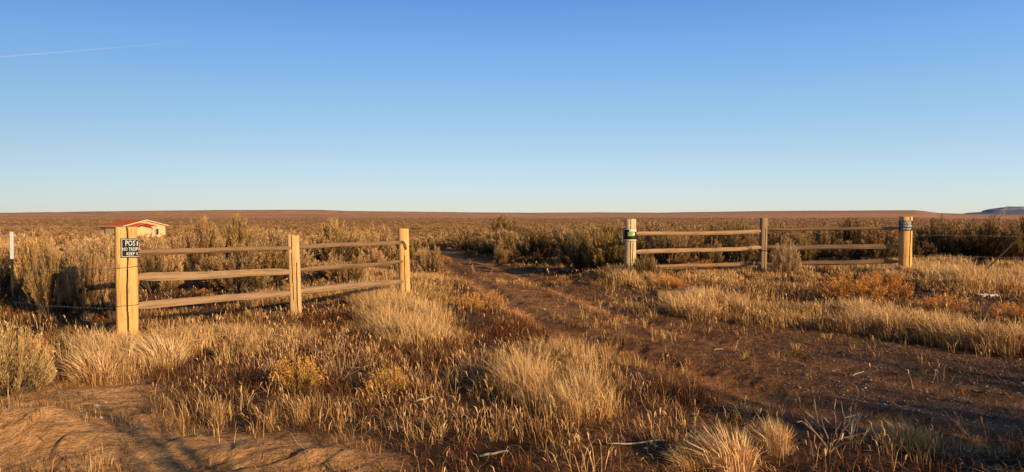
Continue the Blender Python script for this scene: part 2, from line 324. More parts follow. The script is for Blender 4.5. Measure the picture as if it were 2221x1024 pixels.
def grass_mesh():
    x, y, d = scatter(72000, 3.2, 42, 8, 1.2)
    px, py = PX(x, y); D, H = dens(px, py); clump = fbm(x / .5, y / .5, 3, 100); big = fbm(x / 1.7, y / 1.7, 2, 104)
    tr = polymask(x, y, TRACK, .3) * (d < 45); ba = polymask(x, y, BARE, .2)
    base = (.30 + .35 * (d > 14)) * sstep(.42, .6, clump) * (1 - .75 * gauss(px, py, 1340, 800, 190, 60)).clip(0, 1) * (1 - .6 * gauss(px, py, 1950, 655, 350, 18))
    dn = base * (.08 + .92 * sstep(.42, .58, big)) + D * (.10 + 1.5 * sstep(.42, .62, clump)) * (.15 + .85 * sstep(.34, .54, big)); dn = np.where(d > 24, .45 * sstep(.42, .6, clump), dn)
    TP = gauss(px, py, 1440, 705, 120, 28) + gauss(px, py, 1330, 665, 90, 18) + gauss(px, py, 1180, 612, 90, 16) + .6 * gauss(px, py, 1280, 735, 110, 22) + .4 * gauss(px, py, 1700, 770, 160, 26) + .3 * gauss(px, py, 1500, 790, 120, 20)
    dn *= (1 - .97 * tr); dn = dn + .38 * tr * (1 - .8 * np.exp(-((lane(x, y) - .78) / .3) ** 2)) * TP * sstep(.42, .6, clump); D = D * (1 - .85 * tr) + .25 * TP * tr * (1 - .90 * ba) 
    dn[(d < 4.8) & (x > 1.2)] *= .3
    for rx_, ry_, rr_ in RABS: dn *= 1 - .93 * np.exp(-((x - rx_) / (rr_ + .1)) ** 2 - ((y - ry_ + .25) / (rr_ + .35)) ** 2)
    keep = rng.uniform(0, 1, len(x)) < dn
    x, y, d, D, H, clump, big = [q[keep] for q in (x, y, d, D, H, clump, big)]
    gold = np.clip(D, 0, 1)
    nb = (13 + 30 * gold * rng.uniform(.6, 1.3, len(x))).astype(int)
    r = np.repeat(np.arange(len(x)), nb); n = len(r)
    th = (.07 + .11 * rng.uniform(0, 1, len(x)) ** 2) * (1 - gold) + gold * np.where(H > .1, H, .25) * rng.uniform(.75, 1.2, len(x)); th = th * (.8 + .4 * big)
    ang = rng.uniform(0, 2 * math.pi, n); sp = np.sqrt(rng.uniform(0, 1, n)) * (.035 + .06 * gold[r])
    lodw = np.maximum(1, d / 7)
    bx = x[r] + np.cos(ang) * sp * (1 + .2 * lodw[r]); by = y[r] + np.sin(ang) * sp * (1 + .2 * lodw[r])
    h = th[r] * rng.uniform(.45, 1.1, n)
    ln = h * np.where(rng.uniform(0, 1, n) < .28, rng.uniform(.6, 1.7, n), rng.uniform(.05, .6, n)); la = ang + rng.normal(0, .9, n)
    lx = np.cos(la) * ln - .13 * h; ly = np.sin(la) * ln + .05 * h
    w = rng.uniform(.0018, .0042, n) * lodw[r]
    t = .28 + .42 * gold[r] + .3 * (big[r] - .5) - .22 * np.clip(ln / h - .6, 0, 1) + rng.normal(0, .19, n) + np.repeat(rng.normal(0, .1, len(x)), nb)
    return blades(bx, by, hfun(bx, by) - .0, h, w, lx, ly, cpick(t) * np.array([1, .97, .9]), prof=(.7, 1.25))
V, T, C = grass_mesh(); print('grass tris', len(T))
tag(link('grass', tri_mesh('grass', V, T, M_grass, C)), 'dry golden bunchgrass growing over the ground on both sides of the track', 'grass', kind='stuff')
def stalk_mesh():       # thin upright dead stems with small seed heads
    x, y, d = scatter(30000, 3.2, 26, 9, 1.2); px, py = PX(x, y)
    D = gauss(px, py, 950, 900, 330, 130) + gauss(px, py, 1200, 960, 200, 90) + .6 * gauss(px, py, 650, 780, 200, 60) + .5 * gauss(px, py, 1650, 690, 300, 30) + .3 * gauss(px, py, 1450, 700, 200, 40) + .12 + .5 * gauss(px, py, 1780, 960, 150, 60) + .5 * gauss(px, py, 2000, 960, 160, 50) + .5 * gauss(px, py, 1480, 980, 100, 50)
    tr = polymask(x, y, TRACK, .3); ba = polymask(x, y, BARE, .2); D *= (1 - .9 * tr) * (1 - .95 * ba)
    k = rng.uniform(0, 1, len(x)) < .62 * D * (.1 + 1.5 * sstep(.4, .6, fbm(x / .35, y / .35, 2, 120)))
    x, y, d = x[k], y[k], d[k]; nb = rng.integers(2, 7, len(x)); r = np.repeat(np.arange(len(x)), nb); n = len(r)
    x = x[r] + rng.normal(0, .04, n); y = y[r] + rng.normal(0, .04, n); d = d[r]; z = hfun(x, y); h = rng.uniform(.06, .23, n)
    lx = rng.normal(-.03, .085, n); ly = rng.normal(.0, .07, n); w = rng.uniform(.003, .005, n) * np.maximum(1, d / 7)
    col = cpick(rng.uniform(.3, 1.0, n)) * np.array([1.0, .90, .82])
    A = blades(x, y, z, h, w, lx, ly, col, prof=(.8, .7))
    s = rng.uniform(0, 1, n) < .6; hx, hy, hz_ = (x + lx * .8)[s], (y + ly * .8)[s], (z + h * .88)[s]
    B = blades(hx, hy, hz_, h[s] * .16 + .012, w[s] * 2.1, lx[s] * .3, ly[s] * .3, col[s] * 1.0, prof=(.3, 1))
    return np.vstack([A[0], B[0]]), np.vstack([A[1], B[1] + len(A[0])]), np.vstack([A[2], B[2]])
V, T, C = stalk_mesh(); print('stalk tris', len(T))
tag(link('weeds', tri_mesh('weeds', V, T, M_grass, C)), 'thin dead weed stems with small seed heads standing among the grass', 'weeds', kind='stuff')
def litter_mesh():      # straw lying on the soil
    x, y, d = scatter(130000, 3.0, 24, 7, 1.0); px, py = PX(x, y)
    tr = polymask(x, y, TRACK, .3); ba = polymask(x, y, BARE, .2)
    k = rng.uniform(0, 1, len(x)) < (.25 + .75 * sstep(.4, .6, fbm(x / .8, y / .8, 3, 140))) * (1 - .72 * ba) * (1 - .25 * tr)
    x, y, d = x[k], y[k], d[k]; n = len(x); a = rng.uniform(0, 3.14, n) + np.where(rng.uniform(0, 1, n) < .5, 0, math.pi); l = rng.uniform(.04, .2, n)
    lx = np.cos(a) * l; ly = np.sin(a) * l; z = hfun(x, y) + .008
    tr = polymask(x, y, TRACK, .3)
    col = cpick(rng.uniform(.1, .9, n)) * (1 - .3 * tr)[:, None] * np.array([1, .86, .76])
    V, T, C = blades(x, y, z, rng.uniform(.004, .06, n), rng.uniform(.002, .005, n) * np.maximum(1, d / 8), lx, ly, col, face=a + math.pi / 2)
    return V, T, C
V, T, C = litter_mesh()
tag(link('straw_litter', tri_mesh('straw_litter', V, T, M_grass, C)), 'loose straw and broken stems lying on the soil and track', 'straw', kind='stuff')
def red_mesh():
    x, y, d = scatter(50000, 4, 22, 9, 1.0); px, py = PX(x, y); D = np.zeros_like(x)
    for cx, cy, rx, ry, w in REDW: D += w * gauss(px, py, cx, cy, rx, ry)
    D += (.05 + .22 * gauss(px, py, 720, 800, 380, 90)) * sstep(.50, .66, fbm(x / .7, y / .7, 2, 160)) * (d < 18); D *= (1 - polymask(x, y, BARE, .2)) * (1 - .93 * polymask(x, y, TRACK, .3))
    k = rng.uniform(0, 1, len(x)) < D; x, y, d = x[k], y[k], d[k]; nb = rng.integers(14, 26, len(x)); r = np.repeat(np.arange(len(x)), nb); n = len(r)
    x = x[r] + rng.normal(0, .05, n); y = y[r] + rng.normal(0, .05, n); d = d[r]; h = rng.uniform(.03, .17, n)
    col = np.array([[.15, .052, .026]]) * rng.uniform(.4, 1.5, (n, 1)) + np.array([[.05, .03, .01]]) * rng.uniform(0, 1, (n, 1))
    return blades(x, y, hfun(x, y), h, rng.uniform(.003, .006, n) * np.maximum(1, d / 8), rng.normal(0, .04, n), rng.normal(0, .04, n), col)
V, T, C = red_mesh(); print('red', len(T))
tag(link('ground_cover', tri_mesh('ground_cover', V, T, M_grass, C)), 'low dark red dried weeds matted between the grass', 'weeds', kind='stuff')
# gravel
def gravel():
    base = np.array([(1, 0, 0), (-1, 0, 0), (0, 1, 0), (0, -1, 0), (0, 0, 1), (0, 0, -1)], float); tri = np.array([(0, 2, 4), (2, 1, 4), (1, 3, 4), (3, 0, 4), (2, 0, 5), (1, 2, 5), (3, 1, 5), (0, 3, 5)])
    x, y, d = scatter(90000, 3.0, 20, 7, .8); px, py = PX(x, y); tr = polymask(x, y, TRACK, .4); ba = polymask(x, y, BARE, .2)
    k = rng.uniform(0, 1, len(x)) < tr * (.04 + .8 * sstep(1450, 1950, px)) + .16 * ba + .05 * tr + .01
    k |= (d < 5.2) & (x > 1) & (rng.uniform(0, 1, len(x)) < .7); x, y = x[k], y[k]; n = len(x); s = rng.gamma(2.2, .0028, n)[:, None, None].clip(.003, .022)
    Vv = base[None] * s * rng.uniform(.6, 1.3, (n, 6, 1)); Vv = Vv * np.array([1, 1, .6]); Vv[..., 0] += x[:, None]; Vv[..., 1] += y[:, None]; Vv[..., 2] += (hfun(x, y) + s[:, 0, 0] * .2)[:, None]
    T_ = (np.arange(n)[:, None, None] * 6 + tri[None]).reshape(-1, 3); c = rng.uniform(.12, .36, (n, 1)) * np.array([[1, .86, .78]]); c[rng.uniform(0, 1, n) < .006] = .5
    return Vv.reshape(-1, 3), T_, np.repeat(c, 6, 0)
V, T, C = gravel(); mg, nt, b = newmat('gravel_stone'); q = N(nt, 'ShaderNodeAttribute', attribute_name='Col'); nt.links.new(q.outputs['Color'], b.inputs['Base Color'])
tag(link('gravel', tri_mesh('gravel', V, T, mg, C)), 'small grey-brown gravel scattered over the dirt track', 'gravel', kind='stuff')

# ------------------------------------------------------------------ shrubs
def plume_bush(seed, Rr, H, K, leaves, ll, lw, cbase, ctip, tipstart=.35, spread=.06, vert=.45, tilt=.0, cj=.25, nbr=None, tipfat=1.0, lobes=0):
    """A shrub as many curved plumes fanning from one base, every plume set with small leaf faces. Returns (foliage, branches)."""
    g = np.random.default_rng(seed)
    th = g.uniform(0, 2 * math.pi, K); e = np.arccos(g.uniform(0, 1, K) ** .85) * 1.0         # angle from vertical
    if lobes:
        Lt = g.uniform(0, 2 * math.pi, lobes); Le = np.arccos(g.uniform(.08, 1, lobes) ** .85); pick = g.integers(0, lobes, K)
        th = Lt[pick] + g.normal(0, .20, K) / np.maximum(.35, np.sin(Le[pick])); e = np.clip(np.abs(Le[pick] + g.normal(0, .16, K)), .02, 1.45)
        big_ = g.uniform(.78, 1.08, lobes)[pick]
    else: big_ = 1.0
    lob = (.68 + .62 * vnoise(np.cos(th) * 1.6 + 5 + seed, np.sin(th) * 1.6 + e * 1.3, seed) + g.normal(0, .06, K)).clip(.5, 1.15)
    lob = np.minimum(lob * big_, 1.0 + .05 * g.normal(0, 1, K).clip(-1, 1))
    tx = Rr * np.sin(e) * np.cos(th) * lob; ty = Rr * np.sin(e) * np.sin(th) * lob; tz = H * (.18 + .82 * np.cos(e) ** .8) * lob * (1 + g.normal(0, .05, K)).clip(.88, 1.1); tz = np.maximum(tz, .10 * H)
    bx = tx * .12 + g.normal(0, .03, K); by = ty * .12 + g.normal(0, .03, K)
    cx, cy, cz = tx * .75, ty * .75, tz * vert                                                # control point: out first, then up
    r = np.repeat(np.arange(K), leaves); n = len(r); t = tipstart + (1 - tipstart) * g.uniform(0, 1, n) ** .8
    def bez(t, i): return [(1 - t) ** 2 * b0 + 2 * t * (1 - t) * c0 + t * t * e0 for b0, c0, e0 in ((bx[i], cx[i], tx[i]), (by[i], cy[i], ty[i]), (0 * t, cz[i], tz[i]))]
    x, y, z = bez(t, r); rad = spread * (1.15 - .75 * t)
    x = x + g.normal(0, 1, n) * rad; y = y + g.normal(0, 1, n) * rad; z = z + g.normal(0, 1, n) * rad * .7
    ox, oy = np.cos(th)[r] * np.sin(e)[r], np.sin(th)[r] * np.sin(e)[r]
    dx = ox * .7 + g.normal(0, .35, n) - tilt; dy = oy * .7 + g.normal(0, .35, n); dz = .7 + g.normal(0, .3, n); dn = np.sqrt(dx * dx + dy * dy + dz * dz)
    l = ll * g.uniform(.5, 1.4, n) / dn; dx, dy, dz = dx * l, dy * l, dz * l; a = g.uniform(0, 2 * math.pi, n); w = lw * g.uniform(.6, 1.4, n) * (1 + (tipfat - 1) * t ** 3)
    ux, uy, uz = np.cos(a) * w * .5, np.sin(a) * w * .5, g.normal(0, .3, n) * w
    V = np.empty((n, 4, 3)); V[:, 0] = np.stack([x, y, z], -1); V[:, 1] = np.stack([x + dx * .55 + ux, y + dy * .55 + uy, z + dz * .55 + uz], -1)
    V[:, 2] = np.stack([x + dx, y + dy, z + dz], -1); V[:, 3] = np.stack([x + dx * .55 - ux, y + dy * .55 - uy, z + dz * .55 - uz], -1)
    V[..., 2] = np.maximum(V[..., 2], -.02)
    i = np.arange(n)[:, None] * 4; T = np.concatenate([i + np.array([0, 1, 2]), i + np.array([0, 2, 3])], 1).reshape(-1, 3)
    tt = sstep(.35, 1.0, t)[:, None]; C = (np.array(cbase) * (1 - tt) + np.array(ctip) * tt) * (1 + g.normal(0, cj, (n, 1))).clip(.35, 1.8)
    mb = MB()
    for k in g.choice(K, min(K, nbr or K), replace=False):
        ts = np.array([0, .3, .6, .95]); X = bez(ts, np.full(4, k)); mb.tube(list(zip(*X)), [.016 * H + .002, .011 * H + .002, .006 * H + .001, .002], 4)
    return (V.reshape(-1, 3), T, np.repeat(C, 4, 0)), mb
SAGE_B, SAGE_T = (.13, .08, .036), (.70, .435, .185)  # base tone darkened to paint shade inside the bushes
def bush_kind(name, seed, *a, mat=M_sage, **k):
    (V, T, C), mb = plume_bush(seed, *a, **k); return tri_mesh(name, V, T, mat, C), mb.mesh(name + '_branches', M_branch)
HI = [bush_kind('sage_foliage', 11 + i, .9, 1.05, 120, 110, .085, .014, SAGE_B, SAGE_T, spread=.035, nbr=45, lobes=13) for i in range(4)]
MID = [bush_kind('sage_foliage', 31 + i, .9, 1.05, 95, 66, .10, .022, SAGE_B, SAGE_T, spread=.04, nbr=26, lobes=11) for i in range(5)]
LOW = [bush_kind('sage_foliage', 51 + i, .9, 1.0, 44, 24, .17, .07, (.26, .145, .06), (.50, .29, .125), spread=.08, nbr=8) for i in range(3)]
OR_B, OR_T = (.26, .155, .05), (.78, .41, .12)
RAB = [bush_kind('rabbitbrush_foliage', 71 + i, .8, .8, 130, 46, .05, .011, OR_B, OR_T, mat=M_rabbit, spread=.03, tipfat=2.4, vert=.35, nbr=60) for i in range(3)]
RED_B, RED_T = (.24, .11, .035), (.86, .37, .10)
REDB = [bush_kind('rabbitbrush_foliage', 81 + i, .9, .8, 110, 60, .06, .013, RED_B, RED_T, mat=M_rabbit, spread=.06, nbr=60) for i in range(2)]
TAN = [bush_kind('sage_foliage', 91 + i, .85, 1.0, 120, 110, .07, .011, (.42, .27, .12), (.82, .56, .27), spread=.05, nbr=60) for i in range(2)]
def tuft_kind(seed):
    g = np.random.default_rng(seed); n = 620; a = g.uniform(0, 2 * math.pi, n); q = np.sqrt(g.uniform(0, 1, n)); bx, by = np.cos(a) * q * .34, np.sin(a) * q * .34
    h = g.uniform(.45, 1.0, n) * (1.05 - .35 * q); sp = q * g.uniform(.1, .5, n); lx = np.cos(a) * sp - .28 * h + g.normal(0, .10, n); ly = np.sin(a) * sp + g.normal(0, .10, n)
    global rng
    V, T, C = blades(bx, by, np.zeros(n), h, g.uniform(.008, .018, n), lx, ly, cpick(g.uniform(.45, 1.05, n)), prof=(.7, 1.2)); me = tri_mesh('tuft_blades', V, T, M_grass, C); return me, None
TUFT = [tuft_kind(k) for k in (101, 102, 103)]
def shrub(name, kindset, loc, w, h, label, cat, group=None, parts=True, sx=None):
    k = CX + F * loc[0] / max(loc[1], 1); k = float(np.interp(k, [850, 1000, 1300, 1900], [.88, .58, .56, .58])) * random.uniform(.85, 1.15) if kindset in (HI, MID) else 1.0; tone = (k, k * random.uniform(.94, 1.04), k * random.uniform(.82, 1.1), 1)
    i = random.randrange(len(kindset)); fol, br = kindset[i]; rz = random.uniform(0, 6.28) if kindset is not TUFT else random.uniform(-.5, .5)
    if kindset is TUFT: parts = False
    s = (w / 1.7 * 1.0, w / 1.7, h / 1.0)
    if parts:
        e = empty(name, loc, rz); e.scale = s
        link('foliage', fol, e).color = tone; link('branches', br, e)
    else:
        e = link(name, fol, None, loc, (0, 0, rz)); e.scale = s; e.color = tone
    tag(e, label, cat, group); return e
count = 0
placed = []
def sage(px, base, top, wpx, label, kinds=HI, name='sagebrush', cat='sagebrush', group=None, w_=None):
    x, y, z = at(px, base); h = max(.2, zat(top, y) - z) * 1.05; w = wpx / F * y; placed.append((x, y, w * .5))
    return shrub(name, kinds, (x, y, z - .03), w, h, label, cat, group)
# hand placed ones (photo column of the stem, ground row, top row, width)
sage(10, 860, 705, 200, 'large tan bush at the left edge in front of the wire fence', TAN)
sage(-110, 800, 660, 160, 'tall tan bush half cut by the left edge beside the steel post', TAN)
sage(432, 612, 488, 125, 'broad sagebrush behind the left rail fence, first from the large signed post')
sage(520, 604, 484, 115, 'tallest sagebrush behind the left rail fence, with upright feathery stalks')
sage(602, 592, 503, 85, 'rounded sagebrush behind the middle post of the left fence')
sage(730, 575, 487, 120, 'wide pale sagebrush behind the rails between middle and end post')
sage(815, 570, 497, 90, 'sagebrush beside the end post of the left fence, behind its top rail')
sage(932, 598, 537, 62, 'low sagebrush standing alone at the track edge beside the end post')
sage(1086, 577, 530, 34, 'small upright sunlit sagebrush in the middle of the track bend')
sage(1090, 545, 476, 110, 'tall sagebrush rising above the others beyond the track bend')
sage(1165, 575, 540, 20, 'little sunlit sagebrush right of the small upright one on the far track bank')
sage(1320, 600, 492, 110, 'dark sagebrush just left of the post with the green sticker')
sage(1255, 590, 500, 90, 'sagebrush at the track edge, second to the left from the green-stickered post')
sage(1405, 606, 545, 60, 'low sagebrush beside the foot of the green-stickered post')
sage(1450, 585, 484, 90, 'sagebrush behind the right fence next to the green-stickered post')
sage(1540, 580, 520, 60, 'pale sagebrush seen through the lower rails of the right fence')
sage(1705, 600, 520, 70, 'tan brush grown up against the right side of the centre fence post', TAN)
sage(1840, 560, 483, 110, 'sagebrush behind the top rail near the right signed post')
sage(1905, 565, 500, 90, 'sagebrush directly behind the rails left of the right signed post')
sage(2035, 572, 478, 120, 'broad sagebrush right of the right signed post behind the wires')
sage(2130, 577, 477, 150, 'largest sagebrush behind the leaning steel post')
sage(2235, 585, 480, 120, 'sagebrush cut by the right edge behind the wires')
sage(92, 664, 520, 120, 'bushy sagebrush behind the wire fence between the white-topped post and the signed post')
sage(150, 684, 540, 130, 'sagebrush carrying the shadow of the large signed post')
sage(225, 668, 524, 140, 'sagebrush touching the left side of the large signed post')
sage(108, 692, 560, 95, 'low sagebrush in front of the bushier one left of the signed post')
sage(182, 694, 552, 100, 'low dense sagebrush striped by rail shadows left of the signed post')
sage(238, 690, 565, 80, 'small sagebrush against the left edge of the signed post')
sage(335, 640, 514, 130, 'sagebrush right of the large signed post below the red-roofed house')
sage(-20, 628, 516, 100, 'sagebrush immediately behind the steel post with the white top')
# orange and red-brown rabbitbrush
def rb(px, base, top, wpx, label, kinds=RAB): return sage(px, base, base - (base - top) * 1.18, wpx * 1.1, label, kinds, 'rabbitbrush', 'rabbitbrush')
rb(1025, 680, 628, 62, 'orange rabbitbrush clump beside the track, left of its pair')
rb(1068, 676, 626, 50, 'orange rabbitbrush clump beside the track, right of its pair')
rb(970, 572, 552, 28, 'small round orange rabbitbrush on the far bend of the track')
rb(645, 850, 765, 120, 'yellow-orange rabbitbrush in the grass in front of the middle post')
rb(835, 860, 790, 105, 'bright orange rabbitbrush in the foreground grass below the red weeds')
rb(1850, 655, 588, 130, 'large rust-brown rabbitbrush in front of the right fence', REDB)
rb(1920, 645, 585, 110, 'rust-brown rabbitbrush just left of the foot of the right signed post', REDB)
rb(2200, 700, 650, 90, 'rust-brown rabbitbrush at the right edge behind the pale grass', REDB)
rb(2045, 680, 632, 90, 'dull brown rabbitbrush between the right signed post and the litter', REDB)
rb(1455, 630, 592, 70, 'rust-brown rabbitbrush behind the cut log', REDB)
rb(1515, 588, 556, 60, 'red-brown brush under the lower rail of the right fence', REDB)
rb(430, 650, 622, 70, 'red-brown brush seen between the lower rails of the left fence', REDB)
rb(75, 790, 720, 60, 'orange-brown clump in front of the tan bush at the left edge', REDB)
# near tufts that stand apart
def tuft(px, base, top, wpx, label): return sage(px, base, top, wpx * 2.5, label, TUFT, 'grass_tuft', 'grass tuft')
tuft(1585, 1022, 890, 95, 'broad golden grass tuft in the foreground, left of the leaning one')
tuft(1685, 985, 875, 60, 'tall golden grass tuft leaning left beside the dead branched weed')
tuft(1960, 965, 895, 80, 'golden grass tuft at the near edge of the track above the dark shadow')
tuft(1500, 1015, 960, 60, 'small golden grass tuft left of the broad foreground tuft')
tuft(1235, 905, 815, 60, 'brightest golden grass tuft in the middle of the foreground grass')
tuft(1305, 905, 835, 45, 'golden grass tuft at the right edge of the bright foreground patch')
tuft(1160, 885, 815, 50, 'golden grass tuft at the left edge of the bright foreground patch')
tuft(860, 725, 675, 45, 'pale grass tuft in front of the end post of the left fence')
tuft(205, 825, 735, 80, 'pale grass tuft left of the foot of the large signed post')
tuft(345, 800, 700, 80, 'pale grass tuft right of the foot of the large signed post')
# the rest of the brush behind the fences
NEARLINE = [G(-400, 640), G(60, 640), G(295, 640), G(640, 610), G(877, 600)]
def region(x, y, d, px):
    if px < 250: return 'far' if d > 30 else 'nl'
    return ''
REG = [(-9999, 250, 0, 26, 'sagebrush in the near rows behind the wire fence at the left'), (250, 640, 0, 26, 'sagebrush in the near rows between the signed post and middle post'),
       (640, 905, 0, 26, 'sagebrush in the near rows between the middle and end post'), (905, 1350, 0, 26, 'shaded sagebrush in the near rows beyond the track gap'),
       (1350, 1655, 0, 26, 'sagebrush in the near rows behind the right fence, left bay'), (1655, 1965, 0, 26, 'sagebrush in the near rows behind the right fence, right bay'), (1965, 9999, 0, 26, 'sagebrush in the near rows behind the wires at the right'),
       (-9999, 640, 26, 99, 'small distant sagebrush above the rails left of the middle post'), (640, 1100, 26, 99, 'small distant sagebrush between the middle post and the track gap'), (1100, 1655, 26, 99, 'small distant sagebrush above the green-stickered post bay'), (1655, 9999, 26, 99, 'small distant sagebrush above the right bay and the wires')]
FENCE_L = (G(-400, 672), G(877, 640)); 
def ok_bush(x, y, w):
    px = CX + F * x / y
    ymin = np.interp(px, [-600, 0, 190, 273, 400, 560, 640, 877, 905, 960, 1060, 1330, 1400, 1655, 1964, 2300, 2900], [11, 11.8, 11.8, 12.6, 12.9, 14, 15.5, 18.5, 27, 40, 27, 23, 22.5, 24.5, 23.5, 23, 22])
    if y - w * .4 < ymin: return False
    if float(polymask(np.array([x]), np.array([y]), TRACK, .1)[0]) > .02 or float(polymask(np.array([x + .8]), np.array([y]), TRACK, .1)[0]) > .02: return False
    tight = .72 if 930 < px < 1350 else 1.0
    for a, b_, c_ in placed:
        if (a - x) ** 2 + (b_ - y) ** 2 < (tight * (w * .40 + c_ * .72)) ** 2: return False
    return True
placed.append((*G(25, 690), .9)); lst = []; tries = 0
while len(lst) < 190 and tries < 60000:
    tries += 1; d = math.sqrt(random.uniform(13 ** 2, 44 ** 2)); a = R(random.uniform(-37, 37)); x, y = d * math.sin(a), d * math.cos(a)
    if random.random() > min(1, (26 / d) ** .8): continue
    w = random.uniform(1.0, 2.3)
    if x < 0 and d < 26 : w *= .85
    if not ok_bush(x, y, w): continue
    placed.append((x, y, w * .5)); lst.append((x, y, w))
for x, y, w in lst:
    d = math.hypot(x, y); px = CX + F * x / y; dd = d
    lab = next(t for a, b_, c_, e_, t in REG if a <= px < b_ and c_ <= dd < e_)
    hgt = w * random.uniform(.5, .72) * (1.2 if px > 1200 else 1) ; hgt = min(hgt, 1.4 if px > 1200 else 1.15)
    toprow = float(np.interp(px, [-200, 380, 430, 560, 640, 900, 1000, 1330, 1400, 3000], [513, 513, 497, 494, 500, 502, 490, 487, 484, 481])) + random.choice([0, 2, 6, 12]); hgt = max(.45, min(hgt * 1.15, zat(toprow, y) - hz(x, y)))
    small = d > 26
    shrub('sagebrush', MID if small else HI, (x, y, hz(x, y) - .03), w, hgt, lab, 'sagebrush', lab.replace('sagebrush', 'sagebrushes', 1), parts=not small)
print('bushes', len(lst), tries)
# off-frame brush: one inferred from its shadow, a row added to shade bottom right
for x, y, w, h, t in [(3.2, -.8, .85, 2.6, 'tall narrow brush casting the shadow on the bare dirt at bottom left'), (7.7, .0, 2.2, 2.4, 'unseen brush added to cast the bottom right shadow, first of its row'), (8.9, .1, 2.3, 2.5, 'unseen brush added to cast the bottom right shadow, second of its row'),
                      (10.2, .2, 2.4, 2.5, 'unseen brush added to cast the bottom right shadow, third of its row'), (11.8, .9, 2.4, 2.7, 'unseen brush added to cast the bottom right shadow, last of its row')]:
    shrub('sagebrush', TAN if x > 5 else HI, (x, y, hz(x, y) - .02), w, h, t, 'sagebrush')

# far brush: one mass, instanced
def scatter_stuff(name, src, n, d0, d1, smin, smax, label, seed, p=1.0):
    g = np.random.default_rng(seed); k = np.linspace(d0, d1, 3000); pdf = k * (d0 / k) ** p; cdf = np.cumsum(pdf); cdf /= cdf[-1]
    d = np.interp(g.uniform(0, 1, n), cdf, k); a = np.radians(g.uniform(-44, 44, n)); x, y = d * np.sin(a), d * np.cos(a)
    keep = g.uniform(0, 1, n) < .25 + .75 * sstep(.35, .6, fbm(x / 22, y / 22, 3, seed)); hx, hy = HOUSE[:2]
    keep &= np.hypot(x - hx, y - hy) > 8
    keep &= polymask(x, y, TRACK, .1) < .05
    x, y, d = x[keep], y[keep], d[keep]; z = hfun(x, y) - .04
    me = bpy.data.meshes.new(name); me.vertices.add(len(x)); me.vertices.foreach_set('co', np.stack([x, y, z], -1).astype(np.float32).ravel())
    s = g.uniform(smin, smax, len(x)); sc = np.stack([s / 1.7, s / 1.7, s * g.uniform(.42, .62, len(x))], -1)
    q = me.attributes.new('bscale', 'FLOAT_VECTOR', 'POINT'); q.data.foreach_set('vector', sc.astype(np.float32).ravel())
    q = me.attributes.new('brot', 'FLOAT_VECTOR', 'POINT'); q.data.foreach_set('vector', np.stack([0 * s, 0 * s, g.uniform(0, 6.28, len(x))], -1).astype(np.float32).ravel())
    me.materials.append(M_sage); o = link(name, me); ng = bpy.data.node_groups.new(name + '_nodes', 'GeometryNodeTree')
    ng.interface.new_socket('Geometry', in_out='INPUT', socket_type='NodeSocketGeometry'); ng.interface.new_socket('Geometry', in_out='OUTPUT', socket_type='NodeSocketGeometry')
    gi = ng.nodes.new('NodeGroupInput'); go = ng.nodes.new('NodeGroupOutput'); ip = ng.nodes.new('GeometryNodeInstanceOnPoints'); oi = ng.nodes.new('GeometryNodeObjectInfo')
    oi.inputs['Object'].default_value = src; oi.inputs['As Instance'].default_value = True if 'As Instance' in oi.inputs else None
    m2p = ng.nodes.new('GeometryNodeMeshToPoints'); ng.links.new(gi.outputs[0], m2p.inputs[0]); ng.links.new(m2p.outputs[0], ip.inputs['Points']); ng.links.new(oi.outputs['Geometry'], ip.inputs['Instance'])
    for nm, sk in (('bscale', 'Scale'), ('brot', 'Rotation')):
        an = ng.nodes.new('GeometryNodeInputNamedAttribute'); an.data_type = 'FLOAT_VECTOR'; an.inputs['Name'].default_value = nm; ng.links.new(an.outputs['Attribute'], ip.inputs[sk])
    ng.links.new(ip.outputs[0], go.inputs[0]); md = o.modifiers.new('scatter', 'NODES'); md.node_group = ng
    tag(o, label, 'brush', kind='stuff'); return o
HOUSE = ((281 - CX) / F * 172, 172.0)
srcs = []
for i, (x, y, w) in enumerate([(19.5, 47, 1.0), (-21.5, 48, 1.0), (4.0, 50.5, 1.0)]):
    o = link('sagebrush', LOW[i][0], None, (x, y, hz(x, y) - .03), (0, 0, i)); tag(o, ['distant sagebrush on the plain beyond the right bay of the right fence', 'distant sagebrush on the plain beyond the left fence rails', 'distant sagebrush on the plain beyond the track gap'][i], 'sagebrush'); srcs.append(o)
for i in range(3):
    scatter_stuff('distant_brush', srcs[i], 3200, 42, 230, .8, 1.8, ['grey-brown sagebrush massed on the middle of the plain', 'scattered darker sagebrush massed on the middle of the plain', 'pale sagebrush massed on the middle of the plain'][i], 200 + i)
    scatter_stuff('distant_brush', srcs[i], 7000, 220, 1500, 1.4, 2.8, ['grey-brown sagebrush specks toward the horizon', 'darker sagebrush specks toward the horizon', 'pale sagebrush specks toward the horizon'][i], 210 + i, p=1.0)

